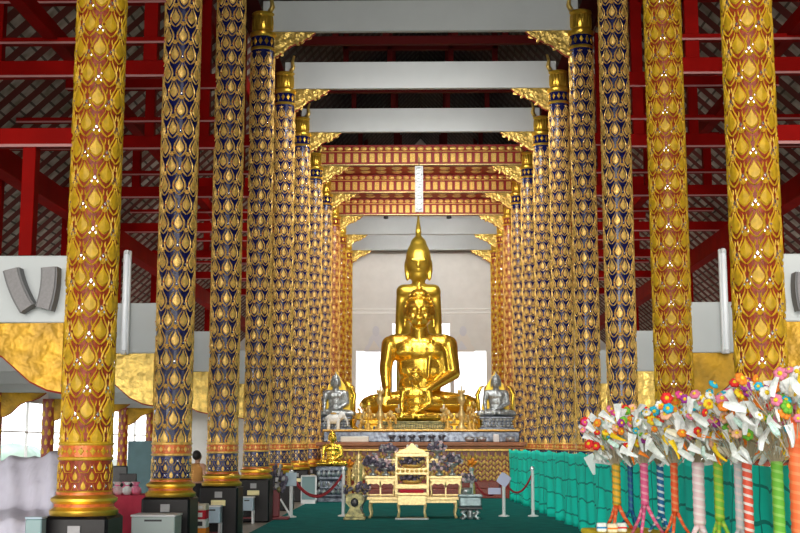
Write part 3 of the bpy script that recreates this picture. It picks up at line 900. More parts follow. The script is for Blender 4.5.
for px, nm in ((399, 'left'), (444, 'right')):
    c = W(px, 0, 43.0)
    candle_stand((c.x, 42.9, PZ + .0), 1.15, 'slender gilded stand half hidden %s of the small statue' % nm, None)
# small lotus bouquets & offerings on the second tier
for i, (px, D, hgt) in enumerate(((368, 40.0, .5), (390, 39.5, .35), (448, 39.5, .35), (470, 40.0, .5), (360, 42.3, .75), (474, 42.3, .75))):
    c = W(px, 0, D)
    root = empty('gold_offering_tree', (c.x, D, T2 if D < 41 else PZ + .39), 'gilded offering tree of leaves, %s' % ['at the foot of the left throne arm', 'inner left of the mosaic step', 'inner right of the mosaic step', 'outer right of the mosaic step', 'tall one by the left knee of the large statue', 'tall one by the right knee of the large statue'][i], 'offering', 'gilded offering trees on the altar')
    b = MB(); b.lathe([(.1, 0), (.12, .05), (.05, .12), (.09, .2), (.02, .24), (.02, hgt)], 12); b.build('vase', 'gilt', root, smooth=True)
    b = MB(); r_ = random.Random(i)
    for k in range(26):
        a = r_.uniform(0, 6.28); t = r_.random(); rr = .20 * (1 - t) + .03
        b.ball((rr * math.cos(a), rr * math.sin(a), .24 + t * hgt), (.04, .04, .06), k % 2, 6, 4)
    b.build('leaves', ['gilt_pale', 'gilt'], root, smooth=True)
# white animal figurines on the left end of the step
def elephant(loc, s, lab):
    root = empty('elephant_figurine', loc, lab, 'figurine', 'pale figurines on the step')
    b = MB(); C = lambda a, c, ra, rb: b.cap([x * s for x in a], [x * s for x in c], ra * s, rb * s, 0, 10)
    b.ball((0, 0, .62 * s), (.48 * s, .27 * s, .30 * s), 0, 14, 10)
    for x in (-.28, .28):
        for y in (-.13, .13): C((x, y, .5), (x, y, .08), .11, .095)
    b.ball((.50 * s, 0, .82 * s), (.20 * s, .18 * s, .22 * s), 0, 12, 8)
    C((.64, 0, .76), (.80, 0, .50), .08, .06); C((.80, 0, .50), (.84, 0, .22), .06, .035)
    for g in (-1, 1): b.ball((.42 * s, g * .20 * s, .80 * s), (.13 * s, .03 * s, .19 * s), 0, 10, 6)
    C((-.46, 0, .72), (-.54, 0, .35), .03, .02)
    o = b.build('body', 'note_white', root); remesh(o, .025 * s, 2)
    b = MB(); b.ball((0, 0, .93 * s), (.2 * s, .22 * s, .06 * s), 0, 10, 6); b.build('saddle_cloth', 'gilt', root, smooth=True)
c = W(333, 0, 39.3); elephant((c.x, 39.3, T2), .55, 'pale elephant figurine in front of the left silver statue')
c = W(342, 0, 38.4)
# long pale box on the red ledge
c = W(354.5, 0, 37.1)
b = MB(); b.bevbox(-.42, .42, -.15, .15, 0, .17, .02)
tag(b.build('offering_box', 'lotus_white', loc=(c.x, 37.1, PZ)), 'long low white box lying on the left part of the red ledge', 'box')
c = W(497, 0, 37.4)
b = MB(); b.bevbox(-.09, .09, -.06, .06, 0, .24, .02)
tag(b.build('offering_box', 'white_sheet', loc=(c.x, 37.6, PZ)), 'small square white box before the right silver statue', 'box')
for i, px in enumerate((470, 482, 511)):
    c = W(px, 0, 37.5); b = MB(); b.lathe([(.07, 0), (.13, .04), (.16, .14), (.14, .15), (.05, .17)], 16)
    tag(b.build('offering_bowl', 'silver', smooth=True, loc=(c.x, 37.5, PZ)), 'round silver bowl on the right of the red ledge, %s of three' % ('leftmost', 'middle', 'rightmost')[i], 'bowl', 'silver bowls on the ledge')
for i, px in enumerate((392, 402, 412, 422, 432, 442)):
    c = W(px, 0, 37.6); b = MB(); b.lathe([(.06, 0), (.1, .03), (.05, .08), (.11, .16), (.12, .2), (.02, .23)], 14)
    tag(b.build('offering_cup', 'mosaic_silver', smooth=True, loc=(c.x, 37.6, PZ)), 'silver blue offering cup in the row before the central pedestal, %s from the left' % ORD[i].replace('nearest', 'first'), 'cup', 'offering cups in a row')

# pale wall figures above the bright windows
def wall_figure(px, cols, lab):
    y = YB - .04
    t = W(px, 326, y); s = W(px, 352, y)
    root = empty('wall_painting', (t.x, y, s.z), lab, 'painting')
    h = t.z - s.z
    b = MB(); b.prism([(-.55, 0), (-.5, .2 * h), (-.36, .3 * h), (-.32, .52 * h), (-.16, .68 * h), (.16, .68 * h), (.32, .52 * h), (.36, .3 * h), (.5, .2 * h), (.55, 0)], -.02, .02); b.build('robe', cols[0], root)
    b = MB(); b.prism([(-.17 * math.cos(a), .80 * h + .2 * h * math.sin(a)) for a in [i * math.pi / 6 for i in range(12)]], -.025, .02); b.build('head', cols[1], root)
    b = MB(); b.prism([(-.35, .05 * h), (-.1, .45 * h), (.2, .1 * h)], -.03, -.02); b.build('sash', cols[2], root)
mat('pale_peach', (.68, .64, .60), .8); mat('pale_lilac', (.58, .58, .63), .8); mat('pale_grey', (.62, .62, .66), .8)
wall_figure(376, ('pale_grey', 'pale_lilac', 'pale_peach'), 'faint grey painted figure on the rear wall above the left bright window')
wall_figure(463, ('pale_peach', 'pale_lilac', 'pale_grey'), 'faint peach painted figure on the rear wall above the right bright window')

# left of the platform: glass case with pedestal table and small gold statue
c = W(332, 0, 34.2)
pedestal('offering_pedestal', (c.x, 34.2, 0), .86, .7, .98, ['mosaic_silver', 'silver'], 'silver mosaic pedestal table left of the altar under the little gold statue')
seated((c.x, 34.2, .98), .20, 'buddha_gold', 'little gold seated statue on the silver pedestal left of the altar', .06)
c = W(349, 0, 34.6)
def orange_flower(px, py, D, z0, lab):
    c = W(px, py, D)
    root = empty('marigold_vase', (c.x, D, z0), lab, 'flowers')
    b = MB(); b.lathe([(.08, 0), (.10, .12), (.05, (c.z - z0) * .6), (.06, (c.z - z0) - .1)], 12); b.build('vase', 'gilt', root, smooth=True)
    b = MB(); r_ = random.Random(1)
    for k in range(24):
        v = Vector((r_.gauss(0, 1), r_.gauss(0, 1), r_.gauss(0, 1))).normalized() * .10
        b.ball((v.x, v.y, c.z - z0 + v.z), .045, 0, 6, 4)
    b.build('blossoms', 'orange_robe', root, smooth=True)
orange_flower(349, 464, 35.0, 0, 'round orange marigold bunch left of the altar table')
orange_flower(472, 463, 35.0, 0, 'round orange marigold bunch right of the altar table')
c = W(358, 0, 35.4)
b = MB(); b.cap((0, 0, .1), (0, 0, .75), .14, .12); b.cap((0, 0, .75), (0, 0, 1.0), .13, .12); b.ball((0, 0, 1.17), (.09, .09, .13)); b.cap((-.12, 0, .95), (-.17, -.05, .6), .05, .04); b.cap((.12, 0, .95), (.17, -.05, .6), .05, .04); b.cap((0, 0, 1.3), (0, 0, 1.42), .03, .01); b.lathe([(.2, 0), (.2, .1), (.1, .14)], 14)
o = b.build('figurine', 'gilt_pale', loc=(c.x, 35.7, 0)); remesh(o, .02, 2); tag(o, 'slim gold standing figurine between the orange bunch and the altar table', 'figurine')
c = W(309, 0, 33.2)
root = empty('glass_case', (c.x, 33.2, 0), 'grey glass case on the carpet beside the far left columns', 'glass case')
b = MB(); b.bevbox(-.20, .20, -.15, .15, 0, .12, .01); b.bevbox(-.20, .20, -.15, .15, .72, .76, .01)
for x in (-.19, .19):
    for y in (-.14, .14): b.box(x - .012, x + .012, y - .012, y + .012, .1, .74)
b.build('frame', 'steel', root)
b = MB(); b.box(-.18, .18, -.13, .13, .12, .72); b.build('panes', 'glass_teal', root)

# ---------------------------------------------------------------- gilded altar table set
AD = 26.7; pm = F / AD
ax = W(412, 0, AD).x
def az(py): return W(412, py, AD).z
def table(name, x0, x1, y0, y1, z0, z1, lab, m_='cream_gold', arch=True, mid=0):
    root = empty(name, ((x0 + x1) / 2, (y0 + y1) / 2, z0), lab, 'altar table', None)
    w, d, h = (x1 - x0) / 2, (y1 - y0) / 2, z1 - z0
    b = MB(); b.bevbox(-w, w, -d, d, h * .86, h, .012); b.bevbox(-w * .95, w * .95, -d * .93, d * .93, h * .72, h * .86, .008); b.build('top', m_, root)
    for x in (-1, 1):
        for y in (-1, 1):
            b = MB(); X, Y_ = x * (w * .95 - .03), y * (d * .93 - .03)
            b.tube([(X, Y_, h * .74), (X + x * .015, Y_ + y * .01, h * .5), (X - x * .01, Y_, h * .2), (X + x * .02, Y_ + y * .015, 0)], [.035, .028, .022, .035], 8)
            b.build('leg', m_, root, smooth=True)
    if arch:
        b = MB(); n = 2 if w > .2 else 1; ww = 2 * (w * .9) / n
        for i in range(n):
            xa = -w * .9 + i * ww
            b.prism([(xa, h * .73), (xa, h * .42), (xa + ww * .08, h * .55), (xa + ww * .25, h * .64), (xa + ww * .5, h * .60), (xa + ww * .75, h * .64), (xa + ww * .92, h * .55), (xa + ww, h * .42), (xa + ww, h * .73)], -d * .93, -d * .93 + .02)
            if i: b.box(xa - .015, xa + .015, -d * .93, -d * .9, 0, h * .7)
        b.bevbox(-w * .92, w * .92, -d * .93, -d * .93 + .03, h * .06, h * .13, .006)
        b.build('apron', m_, root)
    return root
x = lambda px: W(px, 0, AD).x
# long bench at the bottom
table('altar_bench', x(367), x(459), AD - .1, AD + .75, .014, az(497), 'long low cream gold bench at the bottom of the altar table set', arch=False)
zb = az(497)
table('altar_side_table', x(366) - .03, x(396), AD + .05, AD + .55, zb, az(476), 'cream gold side table on the left of the altar table set')
table('altar_side_table', x(429), x(461) + .03, AD + .05, AD + .55, zb, az(476), 'cream gold side table on the right of the altar table set')
table('altar_upper_table', x(381), x(397) - .03, AD + .36, AD + .70, az(476) + .0, az(459), 'small cream gold upper table, left one', arch=False)
table('altar_upper_table', x(429) + .03, x(444), AD + .36, AD + .70, az(476) + .0, az(459), 'small cream gold upper table, right one', arch=False)
# tall centre tower
root = empty('altar_tower', (ax, AD + .34, zb), 'tall cream gold central altar stand with open shelves and a crest', 'altar stand')
w = 15.5 / pm; hT = az(452) - zb; S = lambda py: az(py) - zb
for xx in (-1, 1):
    for yy in (-.26, .20):
        b = MB(); b.bevbox(xx * w - .03, xx * w + .03, yy - .03, yy + .03, 0, hT, .008); b.build('post', 'cream_gold', root)
for py0, py1 in ((453, 457), (468, 475), (484, 489)):
    b = MB(); b.bevbox(-w - .03, w + .03, -.30, .24, S(py1), S(py0), .012); b.build('shelf', 'cream_gold', root)
b = MB(); b.prism([(-w, S(453)), (-w * .7, S(450)), (-w * .35, S(448)), (0, S(443)), (w * .35, S(448)), (w * .7, S(450)), (w, S(453))], -.30, -.22); b.build('crest', 'cream_gold', root)
b = MB()
for i in range(7): b.ball((-w + .04 + i * (2 * w - .08) / 6, -.31, S(471)), (.04, .02, .035), 0, 8, 5)
b.build('studs', 'gilt', root, smooth=True)
for px, D_, zz, nm, hh in ((412.5, AD + .3, az(453), 'at the very top of the central stand', .12),):
    r2 = empty('lotus_flower', (ax, AD + .25, zz), 'white lotus ornament ' + nm, 'flower')
    b = MB()
    for i in range(9):
        a = i * 2 * math.pi / 9; b.ball((.07 * math.cos(a), .07 * math.sin(a), .09), (.045, .045, .10), 0, 8, 6, Matrix.Rotation(a, 3, 'Z') @ Matrix.Rotation(.5, 3, 'Y'))
    b.ball((0, 0, .12), (.06, .06, .10)); b.build('petals', 'lotus_white', r2, smooth=True)
# front stool with the red cushion
root = empty('kneeling_table', (ax, AD - .42, .014), 'small cream gold table with a red cushioned top in front of the altar stand', 'table')
hh = az(490) * 1.0 - .0
wq = 14.5 / pm
b = MB(); b.bevbox(-wq, wq, -.18, .18, .50, .555, .012); b.bevbox(-wq * .95, wq * .95, -.16, .16, .30, .50, .01); b.build('top', 'cream_gold', root)
b = MB(); b.bevbox(-wq * .82, wq * .82, -.15, .16, .555, .615, .02); q = b.build('cushion', 'cushion_red', root); q['label'] = 'red cushion'
for xx in (-1, 1):
    for yy in (-.14, .14):
        b = MB(); b.tube([(xx * wq * .9, yy, .32), (xx * wq * .84, yy, .16), (xx * wq * .92, yy, 0.03)], [.032, .024, .034], 8); b.build('leg', 'cream_gold', root, smooth=True)
b = MB(); b.bevbox(-wq * 1.1, wq * 1.1, -.2, .2, 0, .035, .01); b.build('base_board', 'box_grey', root)
# incense pot on the middle shelf
c_ = [('upper', az(468)), ('lower', az(484))]
for nm, zz in c_:
    root = empty('flower_tray', (ax, AD + .2, zz), 'dark violet flower tray on the %s shelf of the central stand' % nm, 'flowers', None)
    b = MB(); b.lathe([(.12, 0), (.2, .03), (.22, .07), (.2, .07), (.1, .04)], 18); b.build('bowl', 'gilt', root, smooth=True)
    b = MB(); r_ = random.Random(len(nm))
    for k in range(46): b.ball((r_.uniform(-.24, .24), r_.uniform(-.1, .1), .09 + r_.random() * .13), r_.uniform(.03, .05), k % 5 == 0, 6, 4)
    b.build('blossoms', ['dark_plant', 'gilt_pale'], root, smooth=True)
def bouquet(px, py, D, z0, lab, big=1.0, k0=0):
    c = W(px, py, D)
    h = max(.12, c.z - z0)
    root = empty('flower_bowl', (c.x, D, z0), lab, 'flowers', 'dark flower bowls around the altar')
    b = MB(); b.lathe([(.07, 0), (.09, .03), (.03, .07), (.03, h * .4 + .03), (.12, h * .6 + .04), (.14, h * .75 + .03)], 14); b.build('bowl', 'silver', root, smooth=True)
    b = MB(); r_ = random.Random(int(px * 7) + k0)
    for k in range(60):
        a = r_.uniform(0, 6.28); rr = .23 * big * math.sqrt(r_.random()); zz = h + r_.uniform(-.06, .18) * big * (1.2 - rr / (.3 * big))
        b.ball((rr * math.cos(a), rr * math.sin(a) * .6, zz), r_.uniform(.025, .05), [0, 0, 0, 1, 2][k % 5], 6, 4)
    b.build('blossoms', ['dark_plant', 'sign_grey', 'paper_palepink'], root, smooth=True)
for i, (px, py, D, z0, lab, bg) in enumerate((
    (373, 463, AD + .3, az(476), 'on the left side table, outer one', 1.0), (386, 468, AD + .18, az(476), 'on the left side table, in front of the upper table', 1.0),
    (389, 450, AD + .53, az(459), 'on the left upper table', .9), (437, 449, AD + .53, az(459), 'on the right upper table', .9),
    (452, 461, AD + .3, az(476), 'on the right side table, outer one', 1.1), (439, 468, AD + .18, az(476), 'on the right side table, in front of the upper table', 1.0),
    (457, 486, AD + .2, .55, None, .9))):
    if lab: bouquet(px, py, D, z0, 'dark violet flower bowl ' + lab, bg, i)
bouquet(362, 489, AD + .1, .014, 'dark flower arrangement on the carpet at the left end of the bench', .8)
bouquet(466, 480, AD + .35, .014, 'dark flower arrangement standing at the right end of the bench', 1.0)

# ornate pot stand left of the bench
c = W(355, 0, 26.2)
root = empty('incense_stand', (c.x, 26.2, .012), 'ornate gold incense stand with a dark round opening, left of the altar bench', 'incense stand')
b = MB(); b.bevbox(-.23, .23, -.2, .2, 0, .06, .01); b.bevbox(-.2, .2, -.17, .17, .06, .12, .01)
b.build('foot', 'mosaic_green', root)
b = MB(); b.prism([(-.17, .12), (-.10, .25), (-.19, .36), (-.18, .48), (-.13, .54), (.13, .54), (.18, .48), (.19, .36), (.10, .25), (.17, .12)], -.12, .12); b.build('frame', 'mosaic_green', root)
b = MB(); b.ball((0, -.10, .36), (.10, .04, .11)); b.build('opening', 'dark_metal', root, smooth=True)
b = MB(); r_ = random.Random(2)
for k in range(40): b.ball((r_.uniform(-.22, .22), r_.uniform(-.12, .12), .56 + r_.random() * .16), r_.uniform(.03, .05), k % 3 == 0, 6, 4)
b.build('flowers', ['dark_plant', 'gilt_pale'], root, smooth=True)

# silver casket on a stand at right
c = W(470, 0, 26.4)
root = empty('silver_casket', (c.x, 26.4, .012), 'silver casket on ornate scrolled feet, right of the altar bench', 'casket')
b = MB(); b.bevbox(-.24, .24, -.17, .17, .26, .48, .03); b.bevbox(-.26, .26, -.19, .19, .46, .52, .02); b.build('box', 'casket_silver', root)
b = MB(); b.bevbox(-.25, .25, -.18, .18, .21, .26, .01); b.build('trim', 'dark_metal', root)
for xx in (-1, 1):
    for yy in (-1, 1):
        b = MB(); b.tube([(xx * .10, yy * .08, .22), (xx * .17, yy * .12, .14), (xx * .10, yy * .09, .07), (xx * .18, yy * .13, .0)], [.04, .045, .035, .05], 8); b.build('leg', 'silver', root, smooth=True)
b = MB(); b.lathe([(.05, 0), (.08, .05), (.05, .12), (.1, .22)], 12); b.build('centre_foot', 'silver', root, smooth=True)

# ---------------------------------------------------------------- stanchions, ropes
def stanchion(px, D, h, lab, top=None):
    c = W(px, 0, D)
    root = empty('rope_stanchion', (c.x, D, .012), lab, 'stanchion', 'rope posts before the altar')
    b = MB(); b.lathe([(.12, 0), (.12, .02), (.05, .04)], 20); b.build('base', 'white_enamel', root, smooth=True, angle=30)
    b = MB(); b.lathe([(.038, .03), (.038, h)], 12); b.build('pole', 'white_enamel', root, smooth=True, angle=30)
    b = MB(); b.lathe([(.038, h), (.055, h + .02), (.055, h + .06), (.02, h + .09)], 12); b.build('cap', 'steel', root, smooth=True, angle=30)
    if top == 'panel':
        b = MB(); b.bevbox(-.12, .12, -.07, -.055, h - .26, h + .03, .004); b.build('sign', 'box_blue', root)
    if top == 'star':
        b = MB(); o_ = [((.17 if i % 2 == 0 else .13) * math.cos(i * math.pi / 4 + .2), h - .06 + (.17 if i % 2 == 0 else .13) * math.sin(i * math.pi / 4 + .2)) for i in range(8)]
        b.prism(o_, -.075, -.06); b.build('sign', 'sign_lilac', root)
    return Vector((c.x, D, .012 + h))
s1 = stanchion(291.5, 27.0, .93, 'white rope post with a pale blue panel, left of the altar set', 'panel')
s2 = stanchion(343.5, 27.4, 1.0, 'white rope post beside the incense stand')
s3 = stanchion(471.5, 28.4, .96, 'white rope post rising behind the silver casket')
s4 = stanchion(503.5, 27.4, .86, 'white rope post with a lilac star-shaped sign', 'star')
s5 = stanchion(532.5, 27.4, 1.0, 'white rope post nearest the green netting')
s0 = stanchion(290, 31.5, .95, 'white rope post half hidden behind the far left columns')
def rope(a, b_, sag, lab):
    b = MB(); pts = []
    for i in range(15):
        t = i / 14; p = a.lerp(b_, t); p.z -= .06 + sag * 4 * t * (1 - t); pts.append(p)
    b.tube(pts, .022, 8)
    tag(b.build('barrier_rope', 'rope_red', smooth=True), lab, 'rope', 'red barrier ropes')
rope(s1, s2, .48, 'dark red rope sagging between the two left posts')
rope(s0, s2, .55, 'dark red rope hanging behind, from the far left post')
rope(s3, s4, .42, 'dark red rope hanging behind the silver casket')
rope(s4, s5, .35, 'dark red rope between the two right posts')
c = W(494, 489, 27.5)
root = empty('rope_sign', (c.x, 27.35, c.z - .04), 'small lilac sign hung low beside the star-shaped one', 'sign')
b = MB(); b.bevbox(-.14, .14, -.01, .01, -.07, .07, .004); b.build('board', 'sign_lilac', root)
b = MB(); b.tube([(-.1, 0, .06), (-.12, .03, .16)], .006, 5); b.tube([(.1, 0, .06), (.12, .03, .16)], .006, 5); b.build('hanger', 'dark_metal', root)
# easel with a dark wreath on a red foot, left of the nave
c = W(276, 0, 26.3)
root = empty('wreath_easel', (c.x, 26.3, .012), 'dark wreath stand with white struts and a red foot beside the fourth left column', 'wreath stand')
b = MB(); b.bevbox(-.30, .30, -.2, .2, 0, .05, .015); q = b.build('foot', 'foot_red', root); q['label'] = 'dark red foot'
b = MB(); b.bevbox(-.09, .09, -.05, .05, .05, .62, .02); b.build('post', 'foot_red', root)
for g in (-1, 1):
    b = MB(); b.tube([(g * .10, 0, .42), (g * .34, -.05, .05)], .022, 8); q = b.build('strut', 'white_enamel', root)
b = MB(); r_ = random.Random(9)
for k in range(60):
    a = r_.uniform(0, 6.28); rr = r_.uniform(.1, .27)
    b.ball((rr * math.cos(a) * .8, r_.uniform(-.08, .05), .82 + rr * 1.25 * math.sin(a)), (r_.uniform(.03, .06), .03, r_.uniform(.05, .08)), [0, 0, 0, 1, 2][k % 5], 6, 4)
b.build('leaves', ['dark_plant', 'sign_grey', 'mosaic_green'], root, smooth=True)

# donation boxes in front of the left pedestals
def box_stand(px, D, w, h, ztop, lab, glass=False, legs=True):
    c = W(px, 0, D)
    root = empty('donation_box', (c.x, D, 0.0), lab, 'donation box', 'donation boxes by the left columns')
    z0 = ztop - h
    b = MB(); b.bevbox(-w / 2, w / 2, -w * .4, w * .4, z0, ztop, .012); b.build('box', 'box_blue' if glass else 'box_grey', root)
    b = MB(); b.bevbox(-w / 2 - .012, w / 2 + .012, -w * .42, w * .42, ztop, ztop + .025, .006); b.build('lid', 'white_enamel', root)
    b = MB(); b.box(-w * .2, w * .2, -w * .40 - .003, -w * .39, ztop - .06, ztop - .035); b.build('slot', 'dark_metal', root)
    if legs:
        for xx in (-1, 1):
            for yy in (-1, 1):
                b = MB(); b.bevbox(xx * w * .45 - .018, xx * w * .45 + .018, yy * w * .34 - .018, yy * w * .34 + .018, 0, z0, .004); b.build('leg', 'steel', root)
        b = MB(); b.bevbox(-w * .46, w * .46, -w * .35, w * .35, z0 * .4, z0 * .4 + .025, .006); b.build('shelf', 'foot_red', root)
    else:
        b = MB(); b.bevbox(-w * .47, w * .47, -w * .37, w * .37, 0, z0, .01); b.build('cabinet', 'box_grey', root)
zt = lambda py, D: W(0, py, D).z
box_stand(158, 16.1, .56, .5, zt(516, 16.1), 'large grey green donation box in front of the second left column', legs=False)
box_stand(214, 20.6, .27, .26, zt(507, 20.6), 'pale blue donation box on steel legs in front of the third left column', True)
box_stand(248, 25.0, .26, .25, zt(498, 25.0), 'pale blue donation box on steel legs in front of the fourth left column', True)
# printed cartons stacked between the second and third pedestals
c = W(197, 0, 18.6)
zz = 0
crt = [('orange_robe', .36, .42, 'plain orange carton at the bottom of the stack by the third left pedestal'), ('note_white', .35, .13, 'white carton in the stack by the third left pedestal'), ('cushion_red', .34, .13, 'red printed carton in the stack by the third left pedestal'), ('note_cream', .34, .09, 'cream carton on top of the stack by the third left pedestal')]
ztop = zt(504, 18.6); crt[0] = (crt[0][0], .36, ztop - .35, crt[0][3])
for m_, w_, h_, lb in crt:
    root = empty('carton', (c.x, 18.6, zz), lb, 'carton', 'cartons in a stack')
    b = MB(); b.bevbox(-w_ / 2, w_ / 2, -.14, .14, 0, h_, .008); b.build('box', m_, root)
    b = MB(); b.box(-w_ * .35, w_ * .35, -.144, -.139, h_ * .25, h_ * .75); b.build('label', 'note_white' if m_ != 'note_white' else 'dark_metal', root)
    zz += h_

# ---------------------------------------------------------------- person
c = W(199, 452, 22.6)
fx = W(197, 0, 22.6).x
root = empty('person', (fx, 22.6, 0), 'person with long dark hair, orange top and short black skirt by the third left column', 'person', None, R(150))
b = MB(); C = b.cap
ht = c.z
k = ht / 1.62
def Z(*p): return [q * k for q in p]
C(Z(-.09, 0, .86), Z(-.10, .0, .48), .085 * k, .058 * k); C(Z(-.10, 0, .48), Z(-.10, .03, .09), .056 * k, .035 * k)
C(Z(.09, 0, .86), Z(.09, -.03, .48), .085 * k, .058 * k); C(Z(.09, -.03, .48), Z(.09, .0, .09), .056 * k, .035 * k)
for x_ in (-.1, .09): C(Z(x_, .03, .04), Z(x_, -.14, .03), .04 * k, .03 * k)
b.ball(Z(0, .0, .95), Z(.17, .12, .14), 0, 14, 10); b.ball(Z(0, 0, 1.12), Z(.13, .1, .18), 0, 14, 10); b.ball(Z(0, 0, 1.27), Z(.17, .1, .12), 0, 14, 10)
C(Z(-.15, 0, 1.33), Z(.15, 0, 1.33), .06 * k, .06 * k); C(Z(0, 0, 1.36), Z(0, -.01, 1.45), .05 * k, .05 * k)
C(Z(-.19, 0, 1.32), Z(-.23, .02, 1.06), .05 * k, .038 * k); C(Z(-.23, .02, 1.06), Z(-.20, -.16, .92), .036 * k, .028 * k)
C(Z(.19, 0, 1.32), Z(.23, .02, 1.06), .05 * k, .038 * k); C(Z(.23, .02, 1.06), Z(.17, -.17, .94), .036 * k, .028 * k)
for s_, hx in ((-1, -.20), (1, .17)):
    b.ball(Z(hx, -.20, .91), Z(.035, .05, .022), 0, 8, 6)
    for q in range(4): C(Z(hx - .025 + q * .016, -.23, .91), Z(hx - .025 + q * .016, -.29 + .01 * abs(q - 1.5), .89), .009 * k, .007 * k)
    C(Z(hx - s_ * .03, -.19, .91), Z(hx - s_ * .05, -.24, .90), .010 * k, .008 * k)
b.ball(Z(0, -.015, 1.53), Z(.075, .09, .105), 0, 14, 10); b.ball(Z(0, -.10, 1.52), Z(.014, .02, .022), 0, 8, 6)
o = b.build('body', 'skin', root); remesh(o, .014, 2)
b = MB(); b.ball(Z(0, .0, 1.12), Z(.150, .122, .20), 0, 18, 12); b.ball(Z(0, 0, 1.27), Z(.195, .122, .13), 0, 18, 12)
C(Z(-.18, 0, 1.31), Z(-.225, .02, 1.14), .066 * k, .056 * k); C(Z(.18, 0, 1.31), Z(.225, .02, 1.14), .066 * k, .056 * k); C(Z(-.12, 0, 1.35), Z(.12, 0, 1.35), .055 * k, .055 * k)
o = b.build('top', 'shirt_orange', root); remesh(o, .016, 2)
b = MB(); b.lathe([(.155 * k, .99 * k), (.19 * k, .92 * k), (.20 * k, .80 * k), (.21 * k, .62 * k)][::-1], 20); b.build('skirt', 'skirt_black', root, smooth=True, angle=40)
b = MB(); b.ball(Z(0, .025, 1.555), Z(.092, .095, .105), 0, 14, 10); C(Z(0, .09, 1.52), Z(.0, .145, 1.16), .08 * k, .055 * k); C(Z(.05, .08, 1.5), Z(.06, .13, 1.2), .055 * k, .04 * k); C(Z(-.05, .08, 1.5), Z(-.06, .13, 1.2), .055 * k, .04 * k)
o = b.build('hair', 'hair', root); remesh(o, .016, 2)

# ---------------------------------------------------------------- left aisle furniture
# covered furniture under a grey lilac cloth
def cover():
    cpt = [W(45, 457, 14.6), W(0, 462, 14.6)]
    zr = cpt[0].z
    x1, x0 = W(66, 0, 14.0).x, -6.6
    n, m_ = 60, 46
    vs = []; r_ = random.Random(4)
    prof = [(0.0, 13.0, 0), (.10, 13.02, .35), (.28, 13.08, .80), (.36, 13.35, .86), (.46, 13.75, .90), (.60, 14.05, 1.28), (.70, 14.25, zr), (.80, 14.65, zr + .02), (.88, 14.85, zr - .1), (1.0, 14.95, 0)]
    def ev(t):
        for a, b in zip(prof, prof[1:]):
            if t <= b[0]:
                u = (t - a[0]) / (b[0] - a[0]); return a[1] + (b[1] - a[1]) * u, a[2] + (b[2] - a[2]) * u
        return prof[-1][1:]
    def surf(s, t):
        y, z = ev(t)
        x_ = x0 + (x1 - x0) * min(s / .86, 1)
        edge = max(0, (s - .86) / .14)
        x_ += edge * .12
        z = z * (1 - edge) ** .9
        amp = .028 * (1 if z > .05 else .3) * (1 + 1.5 * s * s)
        def rg(q): return 1 - 2 * abs(math.sin(q)) ** .6
        f = rg(s * 17 + t * 8 + math.sin(t * 5) * .8) + .7 * rg(s * 41 + t * 13) + .8 * math.sin(s * 7 + t * 3)
        sagx = .035 * math.sin(min(s / .86, 1) * 4 * math.pi) ** 2 * (z > .9) * (t > .55)
        peak = .14 * math.exp(-((s - .76) / .05) ** 2) * (1 if t > .5 else 0)
        return (x_ + amp * .5 * math.sin(t * 12 + s * 5), y - amp * f, max(.01, z + amp * .5 * f * (z > .1) - sagx + peak * .5))
    for i in range(n + 1):
        for j in range(m_ + 1): vs.append(surf(i / n, j / m_))
    fs = [(i * (m_ + 1) + j, (i + 1) * (m_ + 1) + j, (i + 1) * (m_ + 1) + j + 1, i * (m_ + 1) + j + 1) for i in range(n) for j in range(m_)]
    b = MB(); b.add(vs, fs); o = b.build('dust_sheet', 'grey_cloth', smooth=True)
    so = o.modifiers.new('t', 'SOLIDIFY'); so.thickness = .008
    tag(o, 'crumpled grey lilac sheet draped over furniture beside the first left column', 'sheet')
cover()
root = empty('covered_bench', (-5.2, 14.1, 0), 'long bench with a high back hidden beneath the grey lilac sheet', 'bench')
b = MB(); b.bevbox(-1.2, 1.0, -.65, -.1, .1, .72, .02); b.build('seat', 'dark_metal', root)
b = MB(); b.bevbox(-1.2, 1.0, .3, .5, .1, 1.15, .02); b.build('backrest', 'dark_metal', root)
# low red topped stand in front of first pedestal
c = W(84, 0, 11.9)
root = empty('low_stand', (c.x, 11.95, 0), 'low dark stand with a red top in front of the first left column', 'stand')
b = MB(); b.bevbox(-.30, .30, -.16, .16, .0, .60, .02); b.build('body', 'black_stone', root)
b = MB(); b.bevbox(-.31, .31, -.17, .17, .60, .64, .01); b.build('top', 'cushion_red', root)
c = W(38, 0, 12.1)
root = empty('acrylic_box', (c.x, 12.1, 0), 'pale cyan translucent box at the lower left beside the grey sheet', 'box')
b = MB(); b.bevbox(-.08, .08, -.08, .08, 0, zt(519, 12.1), .01); b.build('body', 'glass_teal', root)
b = MB(); b.bevbox(-.085, .085, -.085, .085, zt(519, 12.1), zt(519, 12.1) + .02, .004); b.build('lid', 'box_blue', root)
